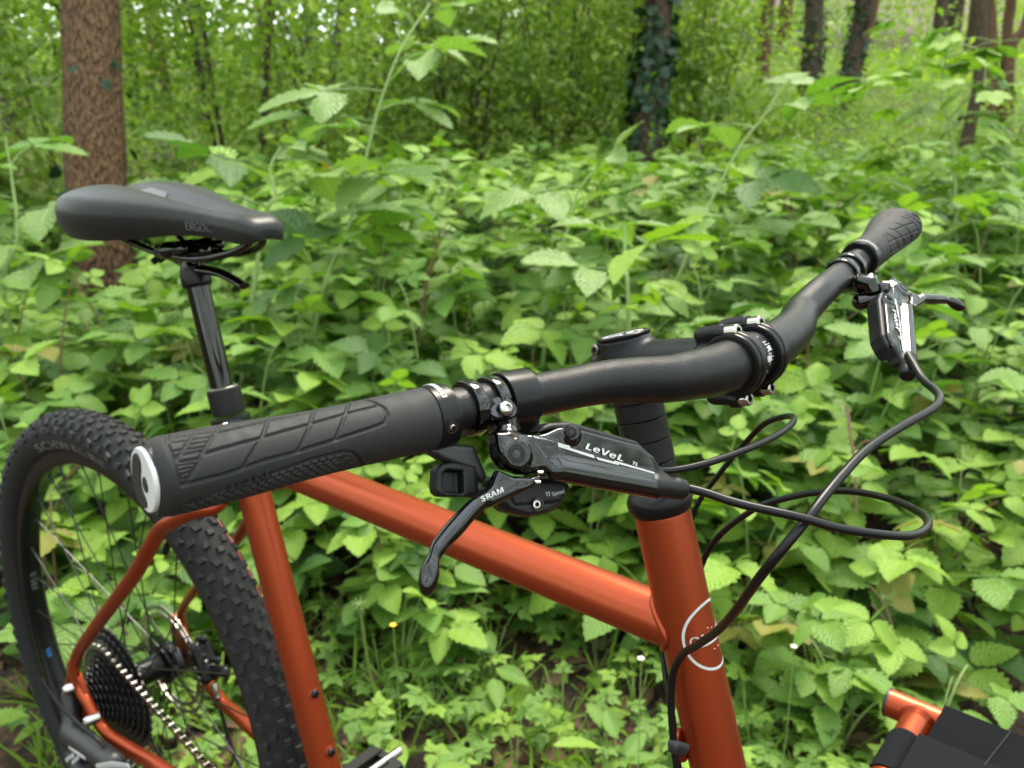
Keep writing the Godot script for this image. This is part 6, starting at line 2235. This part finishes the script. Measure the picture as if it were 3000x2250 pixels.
func build_sapling() -> void:
	var o := node("sapling", self)
	var at := on_ground(1.62, 3.3)
	o.position = at
	tag(o, "young sapling with broad lobed bright leaves beyond the far brake lever", "sapling")
	var s := Soup.new()
	var path := smooth_path([Vector3.ZERO, Vector3(1.6658, 0.4100, -3.2406) - at, Vector3(1.6750, 0.7310, -3.3416) - at, Vector3(1.6589, 1.0024, -3.4271) - at, Vector3(1.6179, 1.1994, -3.4892) - at, Vector3(1.6419, 1.3601, -3.5398) - at], 5)
	tube(s, path, smooth_values([0.008, 0.007, 0.006, 0.005, 0.004, 0.003], 5), 8)
	var kinds := [lobed_leaf(0.13, 5), lobed_leaf(0.14, 5), lobed_leaf(0.115, 5)]
	var spots := [[Vector3(1.4427, 1.2551, -3.4019), 1.1], [Vector3(1.6683, 1.3325, -3.4786), 1.3], [Vector3(1.7851, 1.2876, -3.5169), 1.2], [Vector3(1.3250, 1.2207, -3.2862), 0.9], [Vector3(1.5562, 1.2365, -3.3436), 0.8], [Vector3(1.8635, 1.2143, -3.4939), 1.1], [Vector3(1.4820, 1.1119, -3.3568), 1.0], [Vector3(1.7353, 1.1143, -3.4623), 0.9], [Vector3(1.8781, 1.3825, -3.6516), 1.0], [Vector3(1.5683, 1.1613, -3.4247), 0.8], [Vector3(1.9345, 1.1160, -3.5677), 1.0], [Vector3(1.4390, 1.0001, -3.4264), 0.7], [Vector3(1.7754, 1.0036, -3.4275), 0.8], [Vector3(1.6419, 1.3601, -3.5398), 0.6], [Vector3(1.3179, 1.1940, -3.3826), 0.8], [Vector3(1.5887, 1.3005, -3.5734), 1.0]]
	for k in 26:
		spots.push_back([path[12 + rng.randi() % 13] + at + Vector3(rng.randfn() * 0.16, rng.randfn() * 0.12, rng.randfn() * 0.14), rng.randf_range(0.6, 1.0)])
	for q in spots:
		var tip: Vector3 = q[0] - at
		var root := path[0]
		var best := 1e9
		for p in path:
			var e := p.distance_to(tip) + (0.0 if p.y < tip.y else 0.3)
			if e < best:
				best = e
				root = p
		tube(s, [root, root.lerp(tip, 0.5) + Vector3(0, 0.02, 0), tip], [0.0022, 0.0018, 0.0014], 5)
		var yaw := atan2(-(tip - root).z, (tip - root).x)
		var leaf := put("leaf", kinds[rng.randi() % 3], M.leaf_fresh if rng.randf() < 0.5 else M.leaf_green, o)
		leaf.transform = Transform3D(Basis.from_euler(Vector3(rng.randfn() * 0.2 + 0.25, yaw + rng.randfn() * 0.5, rng.randf_range(-0.5, 0.0))).scaled(Vector3.ONE * q[1]), tip)
	put("stem", s, M.cane, o, 60)


func build_herbs() -> void:
	var cut := [cut_leaf(0.050), cut_leaf(0.060), cut_leaf(0.045)]
	var plain := Soup.new()
	leaflet(plain, Vector3.ZERO, Vector3(1, 0.2, 0), Vector3.UP, 0.075, 0.036, 0.25, 0.2, 10, 0.0, 0.9)
	var pm := plain.mesh(75)
	for k in 110:
		var d := rng.randf_range(1.08, 1.85)
		var x := rng.randf_range(-0.62, 0.62) * d * 1.05
		var o := node("herb", self)
		o.position = on_ground(x, d)
		var smooth := k % 6 == 5
		tag(o, ("low herb with oval leaves " if smooth else "low herb with cut leaves ") + place_words(o.position), "herb", ("smooth-leaved herbs " if smooth else "cut-leaved herbs ") + place_words(o.position))
		var s := Soup.new()
		for j in 7:
			var yaw := j * 2.4 + rng.randfn() * 0.4
			var dir := Vector3(cos(yaw), 0, -sin(yaw))
			var hh := rng.randf_range(0.02, 0.12)
			var out := rng.randf_range(0.01, 0.06)
			var tip := dir * out + Vector3(0, hh, 0)
			tube(s, [Vector3.ZERO, tip * 0.6 + Vector3(0, 0.01, 0), tip], 0.0012, 4)
			var leaf := put("leaf", pm if smooth else cut[rng.randi() % 3], M.leaf_fresh if rng.randf() < 0.45 else M.leaf_green, o)
			leaf.transform = Transform3D(Basis.from_euler(Vector3(rng.randfn() * 0.2, yaw, rng.randf_range(-0.3, 0.35))).scaled(Vector3.ONE * rng.randf_range(0.7, 1.15)), tip)
		put("stems", s, M.cane, o)
	# fallen leaves and twigs on the soil
	var dead := Soup.new()
	leaflet(dead, Vector3(-0.03, 0.004, 0), Vector3(1, 0, 0), Vector3.UP, 0.065, 0.038, 0.5, -0.1, 7, 0.05, 0.85)
	var places := []
	for k in 1500:
		var d := rng.randf_range(0.7, 3.0)
		var x := rng.randf_range(-0.7, 0.7) * d
		places.push_back(Transform3D(Basis.from_euler(Vector3(rng.randfn() * 0.45 + (PI if rng.randf() < 0.5 else 0.0), rng.randf() * TAU, rng.randfn() * 0.3)).scaled(Vector3.ONE * rng.randf_range(0.5, 1.1)), on_ground(x, d) + Vector3(0, rng.randf_range(0.004, 0.02), 0)))
	var o2 := scatter("fallen_leaves", dead.mesh(70), M.leaf_dead, places, self)
	tag(o2, "brown fallen leaves lying on the soil under the herbs", "fallen leaves", "", "stuff")
	var blade := Soup.new()
	for k in 5:
		var a := k * 1.3
		var dir := Vector3(cos(a), 0, sin(a))
		leaflet(blade, dir * 0.006, Vector3(0, 1, 0) + dir * 0.35, dir, 0.14 - 0.012 * k, 0.006, 0.3, -0.25, 6, 0.0, 1.0)
	places = []
	for k in 260:
		var d := rng.randf_range(0.9, 1.7)
		var x := rng.randf_range(-0.66, 0.5) * d
		places.push_back(Transform3D(turned_any(rng.randf_range(0.5, 1.1), 0.2), on_ground(x, d)))
	var gr := scatter("grass", blade.mesh(70), M.leaf_fresh, places, self)
	tag(gr, "scattered grass blades among the herbs by the path", "grass", "", "stuff")
	var twig_at := [[Vector3(-0.3752, 0.4930, -2.2183), Vector3(-0.3426, 0.5417, -2.2860), "reddish dead twig among the leaves above the grip"], [Vector3(0.7305, 0.4969, -1.8001), Vector3(0.7355, 0.2987, -1.6853), "dry brown stalk behind the brake hoses"], [Vector3(-0.3893, 0.6407, -4.6761), Vector3(-0.2329, 0.7114, -4.8032), "reddish fallen branch under the short dark trunk"]]
	for q in twig_at:
		var s := Soup.new()
		var a: Vector3 = q[0]
		var b: Vector3 = q[1]
		tube(s, [Vector3.ZERO, (b - a) * 0.5 + Vector3(0.004, 0.006, 0), b - a], [0.004, 0.0035, 0.0022], 7)
		var m := (b - a) * 0.45
		tube(s, [m, m + Vector3(0.02, 0.03, 0.01), m + Vector3(0.05, 0.04, 0.02)], [0.0022, 0.0018, 0.001], 6)
		var t := put("twig", s, M.cane_brown, self)
		t.position = a
		tag(t, q[2], "twig")
	# a dandelion gone to seed, and small flowers
	var f := node("dandelion", self)
	var foot := on_ground(-0.235, 1.38)
	f.position = foot
	tag(f, "dandelion stalk with a bare seed head below the top tube", "flower")
	var head := Vector3(-0.2345, 0.3661, -1.1928) - foot
	var st := Soup.new()
	tube(st, smooth_path([Vector3.ZERO, head * 0.5 + Vector3(-0.006, 0, 0), head], 5), 0.0026, 8)
	put("stalk", st, M.cane, f)
	var hd := Soup.new()
	for k in 22:
		var a := TAU * k / 22.0
		var v := Vector3(cos(a), -0.5 + 0.5 * (k % 3), sin(a)).normalized()
		tube(hd, [head, head + v * 0.009, head + v * 0.015], [0.0016, 0.0010, 0.0004], 5)
	put("seed_head", hd, M.leaf_pale, f)
	for q in [[Vector3(-0.1814, 0.3361, -1.1833), "small yellow flower in the herbs below the top tube", Color(0.75, 0.48, 0.02)], [Vector3(0.1896, 0.3563, -1.0744), "small white flower right behind the head tube", Color(0.55, 0.5, 0.45)], [Vector3(0.4319, 0.3340, -1.1408), "pair of tiny pinkish white flowers below the hose loop", Color(0.5, 0.42, 0.38)]]:
		var n := node("flower", self)
		n.position = q[0]
		tag(n, q[1], "flower")
		var pet := Soup.new()
		for k in 5:
			var a := TAU * k / 5.0
			leaflet(pet, Vector3.ZERO, Vector3(cos(a), 0.35, sin(a)), Vector3.UP, 0.0065, 0.0045, 0.1, 0.1, 4, 0.0, 1.0)
		put("petals", pet, mat(q[2], 0.6), n)
		var stem := Soup.new()
		var g = on_ground(q[0].x, -q[0].z) - q[0]
		tube(stem, [Vector3.ZERO, g * 0.5 + Vector3(0.006, 0, 0), g], 0.0009, 5)
		put("stem", stem, M.cane, n)
